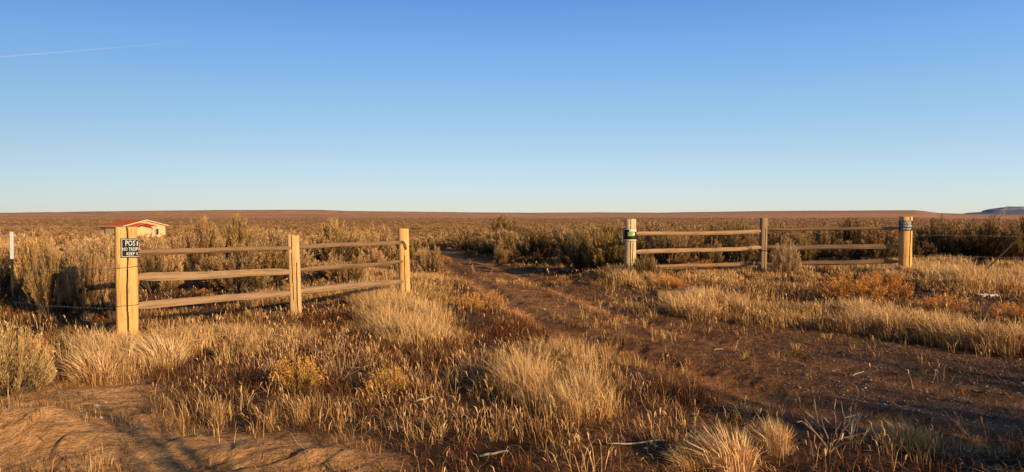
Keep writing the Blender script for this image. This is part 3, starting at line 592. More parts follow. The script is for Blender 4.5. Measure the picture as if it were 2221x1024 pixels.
# ------------------------------------------------------------------ fences
M_crack = flat('wood_crack', (.10, .05, .022), noise=.3)
def post_mesh(w, h, n_exp, seed, mat, kerfs=(), lean=(0, 0), taper=.0, below=.35, face=0):
    """timber post: superellipse section with rough sides, cracks cut as notches; origin at the ground"""
    g = np.random.default_rng(seed); NS = 120; zs = [-below] + list(np.linspace(0, h - .012, 26)) + [h]
    V = []; Fc = []; notch = set()
    for j, z in enumerate(zs):
        for k in range(NS):
            a = 2 * math.pi * k / NS; c, s = math.cos(a), math.sin(a)
            r = (abs(c) ** n_exp + abs(s) ** n_exp) ** (-1 / n_exp) * w / 2
            r *= 1 + .035 * (vnoise(a * 1.3 + seed, z * 1.5, seed) - .5) * 2 + .02 * (vnoise(a * 7, z * 2.5, seed + 1) - .5)
            for ka, kd, z0, z1 in kerfs:
                wob = .05 * math.sin(z * 5 + ka * 3); dd = abs((a - ka - wob + math.pi) % (2 * math.pi) - math.pi)
                if z0 <= z <= z1 and dd < .05: r -= kd; notch.add((j, k))
            r *= 1 - taper * z / h
            if j == len(zs) - 1: r -= .008
            x, y = r * c, r * s; t = max(0, z) / h
            V.append((x * math.cos(face) - y * math.sin(face) + lean[0] * t, x * math.sin(face) + y * math.cos(face) + lean[1] * t, z + (.012 * (vnoise(c * 2, s * 2, seed + 4) - .5) if j >= len(zs) - 2 else 0)))
    for j in range(len(zs) - 1):
        for k in range(NS): Fc.append((j * NS + k, j * NS + (k + 1) % NS, (j + 1) * NS + (k + 1) % NS, (j + 1) * NS + k))
    Fc.append(tuple((len(zs) - 1) * NS + k for k in range(NS)))
    mb = MB(); mb.add(V, Fc)
    for j in range(len(zs) - 1):
        for k in range(NS):
            if (j, k) in notch and (j + 1, k) in notch: mb.mi[j * NS + k] = 1
            elif (j, (k + 1) % NS) in notch and (j + 1, (k + 1) % NS) in notch: mb.mi[j * NS + k] = 1
    me = mb.mesh('post', [mat, M_crack], True)
    me.set_sharp_from_angle(angle=R(38)); return me
def rail_mesh(L_, r0, r1, seed, mat, taper0=.6, taper1=.6, sag=.0, flatn=.8):
    g = np.random.default_rng(seed); NS = 11; NL = 44; V = []; Fc = []; ph = g.uniform(0, 6)
    for j in range(NL + 1):
        t = j / NL; x = t * L_; r = r0 + (r1 - r0) * t
        e = min(1, taper0 + (1 - taper0) * (t * L_ / .22)) * min(1, taper1 + (1 - taper1) * ((1 - t) * L_ / .22)); r *= e
        oz = -sag * 4 * t * (1 - t) + .013 * (vnoise(x * 1.1 + seed, 3, seed) - .5) * 2; oy = .02 * (vnoise(x * 1.3, 9, seed + 2) - .5)
        for k in range(NS):
            a = 2 * math.pi * k / NS; f = 1 + .26 * (vnoise(math.cos(a) * 1.3 + 3, math.sin(a) * 1.3 + x * .35 + seed, seed) - .5) * 2 + .18 * (vnoise(a * 2.5, x * 3, seed + 1) - .5)
            V.append((x, math.cos(a) * r * f * flatn + oy, math.sin(a) * r * f + oz))
    for j in range(NL):
        for k in range(NS): Fc.append((j * NS + k, (j + 1) * NS + k, (j + 1) * NS + (k + 1) % NS, j * NS + (k + 1) % NS))
    Fc.append(tuple(range(NS))); Fc.append(tuple(NL * NS + k for k in reversed(range(NS))))
    mb = MB(); mb.add(V, Fc); me = mb.mesh('rail', mat, True); me.set_sharp_from_angle(angle=R(24)); return me
def rail(parent, p0, p1, r0, r1, seed, mat, label=None, **k):
    p0 = np.array(p0); p1 = np.array(p1); d = p1 - p0; L_ = float(np.linalg.norm(d))
    o = link('rail', rail_mesh(L_, r0, r1, seed, mat, **k), parent, tuple(p0 - np.array(parent.location)))
    o.rotation_euler = (0, -math.asin(d[2] / L_), math.atan2(d[1], d[0]))
    if label: o['label'] = label
    return o
def P(px, y): return ((px - CX) / F * y, y)
YA, YB, YC = 1.6 * F / 276, 1.6 * F / 231, 1.6 * F / 188
A_, B_, C_ = P(273, YA), P(641, YB), P(878, YC)
fl = empty('rail_fence', (A_[0], A_[1], hz(*A_))); tag(fl, 'rustic three-rail timber fence with three posts on the left of the track', 'fence')
def addpost(par, xy, py_top, w, nexp, seed, mat, label=None, **k):
    z0 = hz(*xy); h = zat(py_top, xy[1]) - z0
    o = link('post', post_mesh(w, h, nexp, seed, mat, **k), par, (xy[0] - par.location[0], xy[1] - par.location[1], z0 - par.location[2]))
    if label: o['label'] = label
    return o, h
faceA = math.atan2(-A_[0], A_[1]) * 1.0
addpost(fl, A_, 492, .258, 5, 3, W_gold, 'thick golden end post carrying the sign', kerfs=((-math.pi / 2 + .08, .022, -1, 9),), face=faceA)
addpost(fl, B_, 510, .168, 4.2, 5, W_orange, 'orange weathered middle post with cracked face', kerfs=((-math.pi / 2 - .25, .018, .3, 9), (-math.pi / 2 + .45, .014, -1, .9)), lean=(-.035, 0), face=.15)
addpost(fl, C_, 496, .198, 3.2, 8, W_gold, 'tall yellow end post beside the track', kerfs=((-math.pi / 2 + .1, .012, .0, .9),), face=.15, lean=(-.03, 0))
hw = .11
def rl(par, pa, ya, wa, pb, yb, wb, rows, rads, seed, mats, back=0.0, insa=.05, insb=.05, **kw):
    xa, xb = np.array([*pa]), np.array([*pb]); u = (xb - xa) / np.linalg.norm(xb - xa)
    for i, ((ra, rb_), (r0, r1)) in enumerate(zip(rows, rads)):
        q0 = xa + u * (wa / 2 - insa); q1 = xb - u * (wb / 2 - insb)
        k = dict(kw); 
        rail(par, (q0[0], q0[1] + back, zat(ra, q0[1])), (q1[0], q1[1] + back, zat(rb_, q1[1])), r0, r1, seed + i, mats[i], **k)
rl(fl, A_, 273, .258, B_, 641, .168, [(546, 538), (604, 591), (663, 636)], [(.042, .036), (.054, .045), (.058, .048)], 300, [W_rail, W_railp, W_railp])
rl(fl, B_, 641, .168, C_, 878, .198, [(534, 525), (585, 568), (632, 610)], [(.036, .034), (.038, .040), (.046, .046)], 310, [W_rail, W_rail, W_railp])
# iron hook on the end post where the top rail is tied
mb = MB(); yc = C_[1] - .105; pts = [((870 - CX) / F * yc, yc - .02, zat(523, yc)), ((876 - CX) / F * yc, yc - .03, zat(524, yc)), ((880 - CX) / F * yc, yc - .03, zat(530, yc)), ((882 - CX) / F * yc, yc - .02, zat(541, yc))]
mb.tube([np.array(p) - np.array(fl.location) for p in pts], .013, 6); mb.build('rail_end', W_rail, fl, True)
# splintered pale break in a rail
YR1, YR2, YR3 = 1.6 * F / 144, 1.6 * F / 127, 1.6 * F / 138
R1, R2, R3 = P(1367, YR1), P(1655, YR2), P(1964, YR3)
fr = empty('rail_fence', (R1[0], R1[1], hz(*R1))); tag(fr, 'rustic three-rail timber fence with three posts on the right of the track', 'fence')
addpost(fr, R1, 475, .275, 2.2, 13, W_pale, 'pale round end post with the green sticker', kerfs=((-math.pi / 2 - .1, .014, -1, 9), (-math.pi / 2 + .35, .012, .2, .9)), taper=.04)
addpost(fr, R2, 473, .19, 3, 15, W_post_far, 'slim brown middle post', kerfs=((-math.pi / 2 + .2, .02, -1, 1.2),), lean=(.02, 0))
addpost(fr, R3, 470, .30, 2.3, 18, W_gold, 'round end post carrying the sign', kerfs=((-math.pi / 2 + .3, .016, -1, 9),), taper=.0)
rl(fr, R1, 0, .275, R2, 0, .19, [(506, 501), (546, 537), (577, 571)], [(.05, .046), (.05, .05), (.045, .05)], 320, [W_railp, W_railp, W_rail], sag=.02)
rl(fr, R2, 0, .19, R3, 0, .30, [(499, 495), (537, 536), (574, 567)], [(.045, .038), (.056, .06), (.055, .05)], 330, [W_railp, W_railp, W_railp], taper1=.35)
# wire tie round the middle post
mb = MB(); z = zat(544, YR2); mb.tube([(R2[0] - fr.location[0] + .105 * math.cos(a) + .01, R2[1] - fr.location[1] + .105 * math.sin(a), z - fr.location[2] + .01 * math.sin(3 * a)) for a in np.linspace(0, 6.28, 24)], .012, 5)
M_iron = flat('dark_iron', (.04, .035, .03), .6, .6); mb.build('wire_tie', M_iron, fr)

# ------------------------------------------------------------------ signs
M_black = flat('black_sign_sheet', (.016, .016, .018), .45, noise=.1); M_white = flat('white_print', (.78, .76, .72), .6, noise=.06); M_lime = flat('lime_sticker', (.30, .52, .05), .5, noise=.08)
def text_mesh(body, width, height, u0, v0, fat=.012):
    c = bpy.data.curves.new('txt', 'FONT'); c.body = body; c.align_x = 'CENTER'; c.align_y = 'CENTER'; c.offset = fat; c.resolution_u = 2
    o = bpy.data.objects.new('txt', c); COL.objects.link(o); bpy.context.view_layer.update()
    me = bpy.data.meshes.new_from_object(o.evaluated_get(bpy.context.evaluated_depsgraph_get())); bpy.data.objects.remove(o); bpy.data.curves.remove(c)
    P_ = np.array([v.co[:] for v in me.vertices]); Fc = [tuple(p.vertices) for p in me.polygons]; bpy.data.meshes.remove(me)
    mn, mx = P_.min(0), P_.max(0); P_ = (P_ - (mn + mx) / 2); P_[:, 0] *= width / (mx[0] - mn[0]); P_[:, 1] *= height / (mx[1] - mn[1])
    return [(p[0] + u0, p[1] + v0) for p in P_], Fc
def wrap(rad, n=None):
    def f(u, v, off):                       # u metres round the post from its camera-facing line, v up
        a = u / rad; return ((rad + off) * math.sin(a), -(rad + off) * math.cos(a), v)
    return f
def wrapsq(half, corner, kx=.0):
    def f(u, v, off):                       # flat on the front face, folding round the right-hand corner
        s = half - corner
        if u <= s: return (u, -(half + off), v)
        a = (u - s) / corner
        if a <= math.pi / 2: return (s + (corner + off) * math.sin(a), -(s + (corner + off) * math.cos(a)), v)
        return (half + off, -s + (u - s - corner * math.pi / 2), v)
    return f
def sheet(mb, f, u0, u1, v0, v1, off, thick, m=0, n=24):
    V = []; 
    for k in range(n + 1):
        u = u0 + (u1 - u0) * k / n
        V += [f(u, v0, off), f(u, v1, off), f(u, v0, off + thick), f(u, v1, off + thick)]
    Fc = []
    for k in range(n):
        a, b_ = 4 * k, 4 * k + 4; Fc += [(a + 2, b_ + 2, b_ + 3, a + 3), (a, a + 1, b_ + 1, b_), (a, b_, b_ + 2, a + 2), (a + 1, a + 3, b_ + 3, b_ + 1)]
    Fc += [(0, 2, 3, 1), (4 * n, 4 * n + 1, 4 * n + 3, 4 * n + 2)]; mb.add(V, Fc, m)
def sign(loc, rz, f, u0, u1, v0, v1, lines, label, border=True, off=.004):
    e = empty('sign', loc, rz); tag(e, label, 'sign')
    mb = MB(); sheet(mb, f, u0, u1, v0, v1, off, .002); mb.build('sign_sheet', M_black, e)
    if border:
        mb = MB(); b_ = .006; i = .009
        sheet(mb, f, u0 + i, u1 - i, v0 + i, v0 + i + b_, off + .0025, .0008); sheet(mb, f, u0 + i, u1 - i, v1 - i - b_, v1 - i, off + .0025, .0008)
        sheet(mb, f, u0 + i, u0 + i + b_, v0 + i + b_, v1 - i - b_, off + .0025, .0008, n=1); sheet(mb, f, u1 - i - b_, u1 - i, v0 + i + b_, v1 - i - b_, off + .0025, .0008, n=1); mb.build('border', M_white, e)
    for body, w, h, vc in lines:
        V, Fc = text_mesh(body, w, h, (u0 + u1) / 2, vc, .012 if border else .03); mb = MB(); mb.add([f(u, v, off + .0045) for u, v in V], Fc); mb.build('lettering', M_white, e)
    return e
zA = hz(*A_); SA0, SA1 = zat(559, YA - .13), zat(517, YA - .13); hA = SA1 - SA0
sign((A_[0], A_[1], SA0), faceA * 1.0, wrapsq(.132, .02), -.060, .27, 0, hA, [('POSTED', .225, hA * .29, hA * .745), ('NO TRESPASSING', .295, hA * .17, hA * .44), ('KEEP OUT', .20, hA * .17, hA * .2)],
     'black no trespassing sign folded round the thick left post, its right half hidden', off=.008)
# right post sign
z0, z1 = zat(500.5, YR3 - .15), zat(479, YR3 - .15); h3 = z1 - z0; az3 = math.atan2(-R3[0], R3[1])
sign((R3[0], R3[1], z0), az3 + .12, wrap(.158), -.21, .20, 0, h3, [('POSTED', .25, h3 * .30, h3 * .78), ('NO TRESPASSING', .32, h3 * .18, h3 * .49), ('KEEP OUT', .25, h3 * .24, h3 * .18)],
     'black posted sign wrapped round the top of the rightmost fence post', border=False)
# sign with lime sticker
z0, z1 = zat(523, YR1 - .14), zat(495, YR1 - .14); h1 = z1 - z0; az1 = math.atan2(-R1[0], R1[1])
e = empty('sign', (R1[0], R1[1], z0), az1); tag(e, 'black and white sign with a lime green sticker on the pale post', 'sign'); f = wrap(.146)
mb = MB(); sheet(mb, f, -.20, .19, 0, h1, .004, .002); mb.build('sign_sheet', M_black, e)
mb = MB(); sheet(mb, f, -.19, .18, h1 * .88, h1 * .97, .0065, .001); sheet(mb, f, -.02, .18, h1 * .73, h1 * .86, .0065, .001); sheet(mb, f, -.19, .18, .01, h1 * .12, .0065, .001); mb.build('white_band', M_white, e)
mb = MB(); sheet(mb, f, -.06, .10, h1 * .38, h1 * .71, .0065, .001); mb.build('sticker', M_lime, e)
mb = MB(); sheet(mb, f, .06, .115, h1 * .44, h1 * .66, .0085, .001); mb.build('sticker_label', M_white, e)
mb = MB(); mb.add([(-.152, -.05, -.05), (-.20, -.055, -.03), (-.19, -.05, h1 * .9), (-.15, -.05, h1 + .02)], [(0, 1, 2, 3)]); mb.build('torn_flap', flat('grey_flap', (.3, .28, .25)), e)

# ------------------------------------------------------------------ wire fences
M_green = flat('green_steel', (.055, .060, .028), .6, .2); M_wpaint = flat('white_paint', (.78, .78, .74), .6, noise=.05); M_wire = flat('galvanised_wire', (.30, .27, .23), .4, .6)
YT = 1.6 * F / 216; Tp = P(25, YT); tz = hz(*Tp); top = zat(503, YT) - tz; wz = zat(562, YT) - tz
ft = empty('wire_fence', (Tp[0], Tp[1], tz)); tag(ft, 'barbed wire fence on a green steel post with a white top at the left edge', 'fence')
def tpost(mb, z0, z1, s=1.0):
    mb.box((-.024 * s, -.006 * s, z0), (.024 * s, .002 * s, z1)); mb.box((-.004 * s, .0021 * s, z0), (.004 * s, .032 * s, z1))
mb = MB(); tpost(mb, -.3, wz)
for k in range(14):
    zz = .1 + k * .055
    if zz < wz - .03: mb.box((-.012, -.013, zz), (.012, -.0061, zz + .018))
post = mb.build('post', M_green, ft); mb = MB(); tpost(mb, wz + .001, top, 1.12); mb.build('post_top', M_wpaint, post)
def wire(par, a, b, r=.003, sag=.02, barbs=True, seed=0, wig=.006):
    g = np.random.default_rng(seed); a = np.array(a); b = np.array(b); n = 26; pts = []
    for k in range(n + 1):
        t = k / n; p = a + (b - a) * t; p[2] -= sag * 4 * t * (1 - t) - g.normal(0, wig) * (0 < k < n); pts.append(p - np.array(par.location))
    mb = MB(); mb.tube(pts, r, 5)
    L_ = np.linalg.norm(b - a)
    if barbs:
        for k in range(1, int(L_ / .13)):
            t = k * .13 / L_; i = min(n - 1, int(t * n)); p = pts[i] + (pts[i + 1] - pts[i]) * (t * n - i)
            for s in (-1, 1):
                q = np.array([g.normal(0, .4), g.normal(0, .4), s]); q = q / np.linalg.norm(q) * .016; mb.tube([p - q * .6, p + q], .002, 3)
    return mb.build('wire', M_wire, par)
wl0 = (Tp[0], Tp[1] - .015, zat(590, YT)); wl1 = (A_[0] - .12, A_[1] - .14, zat(581, YA)); wire(ft, wl0, wl1, seed=1, sag=.01)
wire(ft, (Tp[0], Tp[1] - .015, zat(655, YT)), (A_[0] - .12, A_[1] - .14, zat(667, YA)), seed=2, sag=.02)
for k, (rowa, rowb) in enumerate([(581, 577), (662, 660)]):      # turns of wire round the thick post
    mb = MB(); loop = []; c, s = math.cos(faceA), math.sin(faceA)
    for a in np.linspace(0, 6.28, 40):
        q = (abs(math.cos(a)) ** 6 + abs(math.sin(a)) ** 6) ** (-1 / 6) * .137; X, Y = q * math.cos(a), q * math.sin(a)
        loop.append((A_[0] + X * c - Y * s - Tp[0], A_[1] + X * s + Y * c - Tp[1], zat(rowa + (rowb - rowa) * (X / .26 + .5), YA) - tz))
    mb.tube(loop, .0035, 4); mb.build('wire', flat('rusty_wire', (.22, .16, .11), .6, .4), ft)
fr2 = empty('wire_fence', (R3[0], R3[1], hz(*R3))); tag(fr2, 'slack barbed wires running right from the rightmost timber post', 'fence')
XR, YR = P(2420, 19.5)
for k, (ra, rb_) in enumerate([(509, 511), (555, 556)]):
    wire(fr2, (R3[0] + .14, R3[1] - .03, zat(ra, R3[1])), (XR, YR, zat(rb_, YR)), r=.0035, sag=.03, seed=5 + k)
mb = MB(); tpost(mb, -.3, 1.35); o = link('post', mb.mesh('post', M_green), fr2, (XR - R3[0], YR - R3[1], hz(XR, YR) - hz(*R3)))
# leaning steel post
x, y, z = at(2116, 608); dx = (2228 - 2116) / F * y; dz = zat(500, y) - z; LL = math.hypot(dx, dz)
e = empty('steel_post', (x, y, z)); e.rotation_euler = (0, math.atan2(dx, dz), 0); tag(e, 'rusty steel post leaning hard to the right at the right edge', 'fence post')
mb = MB(); tpost(mb, -.2, LL, .85); o = mb.build('shaft', flat('rusty_steel', (.045, .035, .02), .7, .2), e)
mb = MB(); mb.add([(-.07, -.012, .02), (.07, -.012, .02), (.055, -.012, .15), (-.055, -.012, .15), (-.07, -.018, .02), (.07, -.018, .02), (.055, -.018, .15), (-.055, -.018, .15)], [(0, 1, 2, 3), (7, 6, 5, 4), (0, 4, 5, 1), (1, 5, 6, 2), (2, 6, 7, 3), (3, 7, 4, 0)]); mb.build('anchor_plate', M_green, e)

# ------------------------------------------------------------------ log, litter, stones, sticks
M_bark = woodmat('grey_log_bark', (.24, .135, .06), (.14, .09, .05), ax=0, knots=.2); M_end = flat('log_end', (.36, .22, .10), noise=.25, scale=25)
x, y, z = at(1420, 658); e = empty('cut_log', (x, y, z), R(24)); tag(e, 'short weathered cut log lying in the grass beside the track', 'log')
me = rail_mesh(1.05, .15, .135, 400, M_bark, taper0=.97, taper1=.9, flatn=1.0); o = link('bark', me, e, (0, 0, .10))
mb = MB(); mb.tube([(-.012, 0, .10), (-.003, 0, .10)], .138, 18); mb.build('cut_end', M_end, e)
x, y, z = at(2149, 645); g = np.random.default_rng(3); n = 9; V = [(x + (i / n - .5) * .36, y + (j / n - .5) * .22, z + .01 + g.uniform(0, .06)) for j in range(n + 1) for i in range(n + 1)]
mb = MB(); mb.add(V, [(j * (n + 1) + i, j * (n + 1) + i + 1, (j + 1) * (n + 1) + i + 1, (j + 1) * (n + 1) + i) for j in range(n) for i in range(n)])
tag(mb.build('plastic_litter', flat('white_plastic', (.75, .75, .76), .4, noise=.05)), 'crumpled white plastic scrap on the grass by the leaning post', 'litter')
def stone(px, py, s, label, c=(.55, .46, .36), seed=0):
    x, y, z = at(px, py); g = np.random.default_rng(seed + 50); import bmesh
    bm = bmesh.new(); bmesh.ops.create_icosphere(bm, subdivisions=3, radius=1)
    for v in bm.verts:
        f_ = 1 + .5 * (vnoise(v.co.x * 1.5 + seed, v.co.y * 1.5 + v.co.z * 2, seed) - .5); v.co = (v.co.x * s * f_, v.co.y * s * f_ * .8, v.co.z * s * f_ * .6)
    me = bpy.data.meshes.new('stone'); bm.to_mesh(me); bm.free(); me.materials.append(flat('stone_%d' % seed, c, noise=.15, scale=60)); o = link('stone', me, None, (x, y, z + s * .2)); tag(o, label, 'stone'); return o
stone(203, 884, .026, 'pale stone on the bare dirt, largest of its cluster', seed=1)
stone(224, 877, .016, 'small pale stone just beyond the largest pale one', seed=2)
stone(211, 917, .020, 'pale stone on the dirt below the largest pale one', seed=3)
stone(170, 907, .034, 'brown clod on the bare dirt left of the pale stones', (.42, .24, .12), seed=4)
stone(357, 893, .011, 'tiny white stone at the edge of the bare dirt', (.7, .66, .6), seed=5)
stone(1402, 977, .013, 'white pebble between the golden tufts, left of its pair', (.7, .66, .62), seed=6)
stone(1425, 972, .014, 'white pebble between the golden tufts, right of its pair', (.7, .66, .62), seed=7)
stone(1881, 844, .014, 'white pebble lying in the middle of the track', (.7, .66, .62), seed=8)
stone(2108, 985, .018, 'white pebble in the dark shadow at the bottom right', (.7, .66, .62), seed=9)
def stick(px, py, L_, ang, r, label, mat=None, up=.02):
    x, y, z = at(px, py); c, s = math.cos(ang), math.sin(ang); mb = MB(); g = np.random.default_rng(int(px)); pts = []
    for k in range(7):
        t = k / 6 - .5; X, Y = x + c * L_ * t, y + s * L_ * t; pts.append((X, Y, max(hz(X, Y), z - .03) + up + .004 * g.normal() + .02 * (t + .5)))
    mb.tube(pts, [r * .8, r, r, r * .9, r * .8, r * .7, r * .4], 6); o = mb.build('dry_stick', mat or M_stick, None, True); tag(o, label, 'stick'); return o
M_stick = flat('bleached_stick', (.55, .42, .28), noise=.15, scale=40)
stick(920, 910, .14, .25, .009, 'bleached stick lying in the foreground stalks', up=.14)
stick(1070, 998, .20, -.02, .009, 'long pale stick lying flat near the bottom edge', up=.02)
stick(425, 762, .28, .5, .010, 'pale stick leaning in the grass right of the signed post', up=.12)
stick(1560, 762, .12, .1, .008, 'short pale stick on the track, left of the other', up=.01)
stick(1864, 816, .13, .0, .009, 'short pale stick on the track above the white pebble', up=.01)
stick(1385, 978, .42, .15, .006, 'thin straight stem lying beside the white pebbles', up=.03)
def weed(px, py, h, label, seed, n=7, col=(.45, .27, .16)):
    x, y, z = at(px, py); g = np.random.default_rng(seed); e = empty('dead_weed', (x, y, z)); tag(e, label, 'dead weed'); mb = MB(); m2 = MB()
    for k in range(n):
        a = g.uniform(0, 6.28); t = g.uniform(.2, .9); p = np.zeros(3); pts = [p.copy()]; d = np.array([math.cos(a) * t, math.sin(a) * t, 1.0])
        for j in range(6):
            d = d + g.normal(0, .22, 3); d[2] = max(d[2], .3); p = p + d / np.linalg.norm(d) * h / 6 * g.uniform(.7, 1.2); pts.append(p.copy())
            if j > 1:
                q = d + g.normal(0, .8, 3); q[2] = abs(q[2]); q = q / np.linalg.norm(q) * h * .22; m2.tube([p, p + q * .5, p + q], [.0035, .003, .0015], 4)
        mb.tube(pts, list(np.linspace(.0065, .002, 7)), 5)
    m_ = flat('dead_stem', col, noise=.2); mb.build('stems', m_, e); m2.build('twigs', m_, e); return e
weed(1805, 985, .34, 'branched dead weed with bare reddish twigs left of the dark shadow', 1)
weed(1878, 728, .30, 'bare dead weed at the far edge of the track', 2, 6)
weed(1850, 960, .26, 'thin dead weed right of the branched one', 3, 4, (.4, .33, .26))
weed(2170, 760, .28, 'dead weed with bare stems at the right end of the track edge', 4, 6)
weed(735, 830, .55, 'tall dead weed with feathery brown twigs between the two rabbitbrushes', 5, 9)
weed(2115, 960, .24, 'leaning dead stems at the near edge of the track', 6, 5)

# ------------------------------------------------------------------ house
def house():
    Y = 172.0; X0 = HOUSE[0]; zb = hz(X0, Y); ze = zat(489.5, Y); zr = zat(478, Y); sc = Y / F
    # near corner of the walls at column 287; long side runs left-and-away, gable end right-and-away
    e = empty('house', ((288 - CX) * sc, Y - 4, zb)); tag(e, 'small tan house with a red roof and front gable, far behind the signed post', 'house')
    t = R(30); u = np.array([-math.cos(t), math.sin(t), 0]); w = np.array([math.sin(t), math.cos(t), 0]); Z = np.array([0, 0, 1])
    LS, LG = 55 * sc / math.cos(t), 50 * sc / math.sin(t); H = ze - zb; RH = zr - ze
    wallm = flat('tan_stucco', (.85, .55, .28), noise=.06, scale=.4); roofm = flat('red_roof_metal', (.92, .17, .035), 1.0, noise=.1, scale=.6); trim = flat('cream_trim', (.85, .66, .42)); dk = flat('dark_glass', (.04, .05, .06), .2)
    def prism(mb, o, a, b, La, Lb, z0, z1):
        c = [o, o + a * La, o + a * La + b * Lb, o + b * Lb]; V = [p + Z * z0 for p in c] + [p + Z * z1 for p in c]; mb.add(V, [(0, 1, 2, 3), (7, 6, 5, 4), (0, 4, 5, 1), (1, 5, 6, 2), (2, 6, 7, 3), (3, 7, 4, 0)])
    o = np.zeros(3); mb = MB(); prism(mb, o, u, w, LS, LG, -.5, H - .05)
    for s in (0.02, LS - .02):   # gable triangles
        mb.add([o + u * s + Z * (H - .05), o + u * s + w * LG + Z * (H - .05), o + u * s + w * LG / 2 + Z * (H + RH - .1)], [(0, 1, 2)])
    wl = mb.build('wall', wallm, e)
    ov = .45; mb = MB(); k = RH / (LG / 2)
    def roof(mb, o, a, b, La, Lb, zh, rise, ov, th=.14):
        sl = rise / (Lb / 2)
        for s in (0, 1):
            e0 = o + b * (-ov if s == 0 else Lb + ov) + Z * (zh - ov * sl); r0 = o + b * Lb / 2 + Z * (zh + rise); q = [e0 - a * ov, e0 + a * (La + ov), r0 + a * (La + ov), r0 - a * ov]
            V = q + [p + Z * th for p in q]; mb.add(V, [(0, 3, 2, 1), (4, 5, 6, 7), (0, 1, 5, 4), (1, 2, 6, 5), (2, 3, 7, 6), (3, 0, 4, 7)])
    roof(mb, o, u, w, LS, LG, H, RH, ov); mb.build('roof', roofm, e)
    mb = MB()
    for s in (0, 1):
        a0 = o - u * (ov + .03) + w * (-ov if s == 0 else LG + ov) + Z * (H - ov * k - .05); a1 = o - u * (ov + .03) + w * LG / 2 + Z * (H + RH - .03); mb.add([a0, a1, a1 + Z * .2, a0 + Z * .2, a0 - u * .06, a1 - u * .06, a1 - u * .06 + Z * .2, a0 - u * .06 + Z * .2], [(0, 1, 2, 3), (7, 6, 5, 4), (3, 2, 6, 7), (0, 4, 5, 1)])
    mb.build('gable_trim', trim, e)
    # fascia board along the long eave
    mb = MB(); prism(mb, -u * ov - w * (ov + .06), u, w, LS + 2 * ov, .05, H - ov * k - .08, H - ov * k + .12); mb.build('fascia', trim, e)
    # smaller projecting porch gable on the gable end, ridge running toward the viewer's right
    po = -u * 2.2 + w * .9; mb = MB(); roof(mb, po, u, w, 1.7, LG * .52, H - .1, RH * .5, .25, .1); pr = mb.build('porch_roof', roofm, e)
    mb = MB(); prism(mb, po, u, w, .12, .12, -.4, H - .2); mb.build('porch_post', trim, e); mb = MB(); prism(mb, po + w * (LG * .52 - .12), u, w, .12, .12, -.4, H - .2); mb.build('porch_post', trim, e)
    mb = MB(); prism(mb, -u * .03 + w * 7.4, u, w, .025, .9, 1.0, 2.3); wd = mb.build('window', dk, e); mb = MB(); prism(mb, -u * .06 + w * 7.3, u, w, .025, .09, .9, 2.4); prism(mb, -u * .06 + w * 8.3, u, w, .025, .09, .9, 2.4); mb.build('frame', trim, wd)
    # low lean-to at the left end
    mb = MB(); prism(mb, u * (LS + .02) + w * .3, u, w, 2.4, 4.5, -.5, H - .45); mb.build('lean_to', wallm, e); mb = MB(); prism(mb, u * (LS + .05) + w * .0, u, w, 2.7, 5.1, H - .44, H - .28); mb.build('lean_to_roof', roofm, e)
house()

# ------------------------------------------------------------------ contrail
def contrail():
    D = 9000; V = []; n = 60
    for k in range(n + 1):
        t = k / n; px = -220 + t * 640; py = 146 - 60 * (px + 220) / 640 * 1.02 - 2; wd = 5.5 - 3.5 * t
        X = (px - CX) / F * D; Zc = EYE + (HY - py) / F * D; w = wd / F * D * .5
        for s in (-1, -.4, .4, 1): V.append((X, D + 200 * t, Zc + s * w))
    Fc = [(4 * k + j, 4 * k + 4 + j, 4 * k + 5 + j, 4 * k + 1 + j) for k in range(n) for j in range(3)]; mb = MB(); mb.add(V, Fc)
    me = mb.mesh('contrail', None if False else M_con); A = me.color_attributes.new('Col', 'FLOAT_COLOR', 'POINT'); al = []
    for k in range(n + 1):
        t = k / n; b_ = (.62 * (1 - t) ** .3 + .18) * min(1, (1 - t) * 6) * (.75 + .5 * float(vnoise(np.array([k * .4]), np.array([1.0]), 3)[0]))
        for s in (0, 1, 1, 0): al += [b_ * s] * 3 + [1]
    A.data.foreach_set('color', al); return link('contrail', me)
M_con = bpy.data.materials.new('ice_vapour'); M_con.use_nodes = True; nt = M_con.node_tree; nt.nodes.remove(nt.nodes['Principled BSDF'])
q = N(nt, 'ShaderNodeAttribute', attribute_name='Col'); tr_ = N(nt, 'ShaderNodeBsdfTransparent'); df = N(nt, 'ShaderNodeBsdfDiffuse'); df.inputs[0].default_value = (.8, .85, .9, 1); ms = N(nt, 'ShaderNodeMixShader')
mm = N(nt, 'ShaderNodeMath', operation='MULTIPLY'); nt.links.new(q.outputs['Color'], mm.inputs[0]); mm.inputs[1].default_value = .15
nt.links.new(mm.outputs[0], ms.inputs[0]); nt.links.new(tr_.outputs[0], ms.inputs[1]); nt.links.new(df.outputs[0], ms.inputs[2]); nt.links.new(ms.outputs[0], nt.nodes['Material Output'].inputs[0])
tag(contrail(), 'thin faint white contrail in the blue sky at upper left', 'contrail')

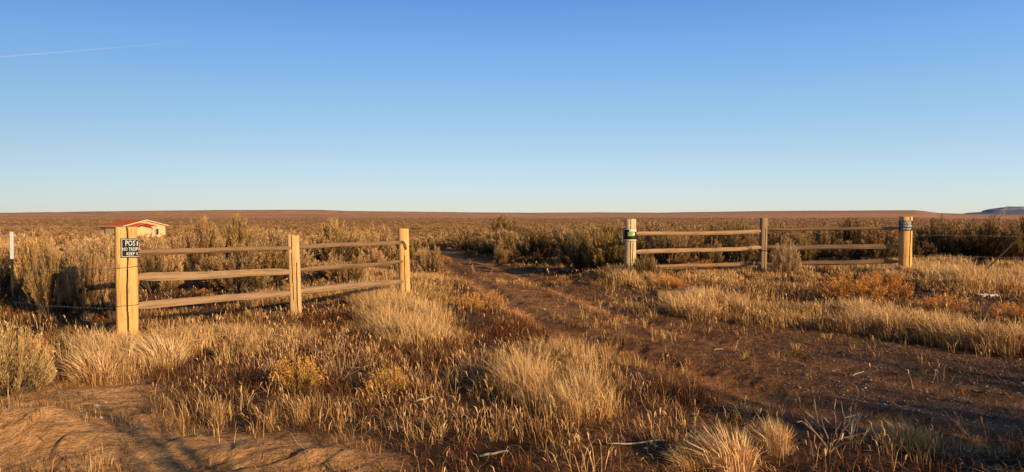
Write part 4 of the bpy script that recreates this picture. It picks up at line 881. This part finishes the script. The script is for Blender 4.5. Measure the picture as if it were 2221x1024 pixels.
# ------------------------------------------------------------------ light, sky, camera
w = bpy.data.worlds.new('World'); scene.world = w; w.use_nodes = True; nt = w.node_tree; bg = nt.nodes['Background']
sky = N(nt, 'ShaderNodeTexSky'); sky.sky_type = 'NISHITA'; sky.sun_disc = False; sky.sun_elevation = R(SUN_EL); sky.sun_rotation = R(SUN_AZ)
sky.altitude = 1200; sky.air_density = 1.0; sky.dust_density = .3; sky.ozone_density = 1.5
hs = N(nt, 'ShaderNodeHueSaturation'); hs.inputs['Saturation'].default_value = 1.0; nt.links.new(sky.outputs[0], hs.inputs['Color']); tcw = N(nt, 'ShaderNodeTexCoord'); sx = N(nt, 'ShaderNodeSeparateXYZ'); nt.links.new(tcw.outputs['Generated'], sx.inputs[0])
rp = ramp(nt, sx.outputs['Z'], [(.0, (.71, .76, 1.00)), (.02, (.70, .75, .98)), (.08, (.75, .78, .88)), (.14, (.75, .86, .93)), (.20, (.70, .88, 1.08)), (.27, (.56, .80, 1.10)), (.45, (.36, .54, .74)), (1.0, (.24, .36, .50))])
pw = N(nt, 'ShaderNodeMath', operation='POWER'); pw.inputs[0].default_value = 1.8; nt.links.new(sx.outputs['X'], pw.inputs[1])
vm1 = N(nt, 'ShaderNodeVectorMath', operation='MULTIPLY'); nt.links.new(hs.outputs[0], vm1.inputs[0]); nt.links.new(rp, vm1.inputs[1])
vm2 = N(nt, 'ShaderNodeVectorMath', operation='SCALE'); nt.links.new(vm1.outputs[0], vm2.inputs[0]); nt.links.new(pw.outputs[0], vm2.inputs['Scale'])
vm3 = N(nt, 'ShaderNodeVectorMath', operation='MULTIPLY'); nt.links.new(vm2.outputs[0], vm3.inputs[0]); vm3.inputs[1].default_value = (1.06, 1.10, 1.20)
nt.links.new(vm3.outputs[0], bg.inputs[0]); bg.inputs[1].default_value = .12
sl = bpy.data.lights.new('sun', 'SUN'); sl.energy = 5; sl.angle = R(.5); sl.color = (1, .72, .37); so = bpy.data.objects.new('sun', sl); COL.objects.link(so)
a, el = R(SUN_AZ), R(SUN_EL); from mathutils import Vector
so.rotation_euler = Vector((math.sin(a) * math.cos(el), math.cos(a) * math.cos(el), math.sin(el))).to_track_quat('Z', 'Y').to_euler()
cam = bpy.data.cameras.new('camera'); co = bpy.data.objects.new('camera', cam); COL.objects.link(co); scene.camera = co
cam.sensor_width = 36; cam.lens = 36 * F / 2221; cam.clip_start = .05; cam.clip_end = 60000
co.location = (0, 0, EYE); co.rotation_euler = (R(90) - math.atan((512 - HY) / F), 0, 0)
scene.view_settings.view_transform = 'Standard'; scene.view_settings.look = 'None'; scene.view_settings.exposure = 0; scene.view_settings.gamma = 1
scene.cycles.use_denoising = False if False else scene.cycles.use_denoising
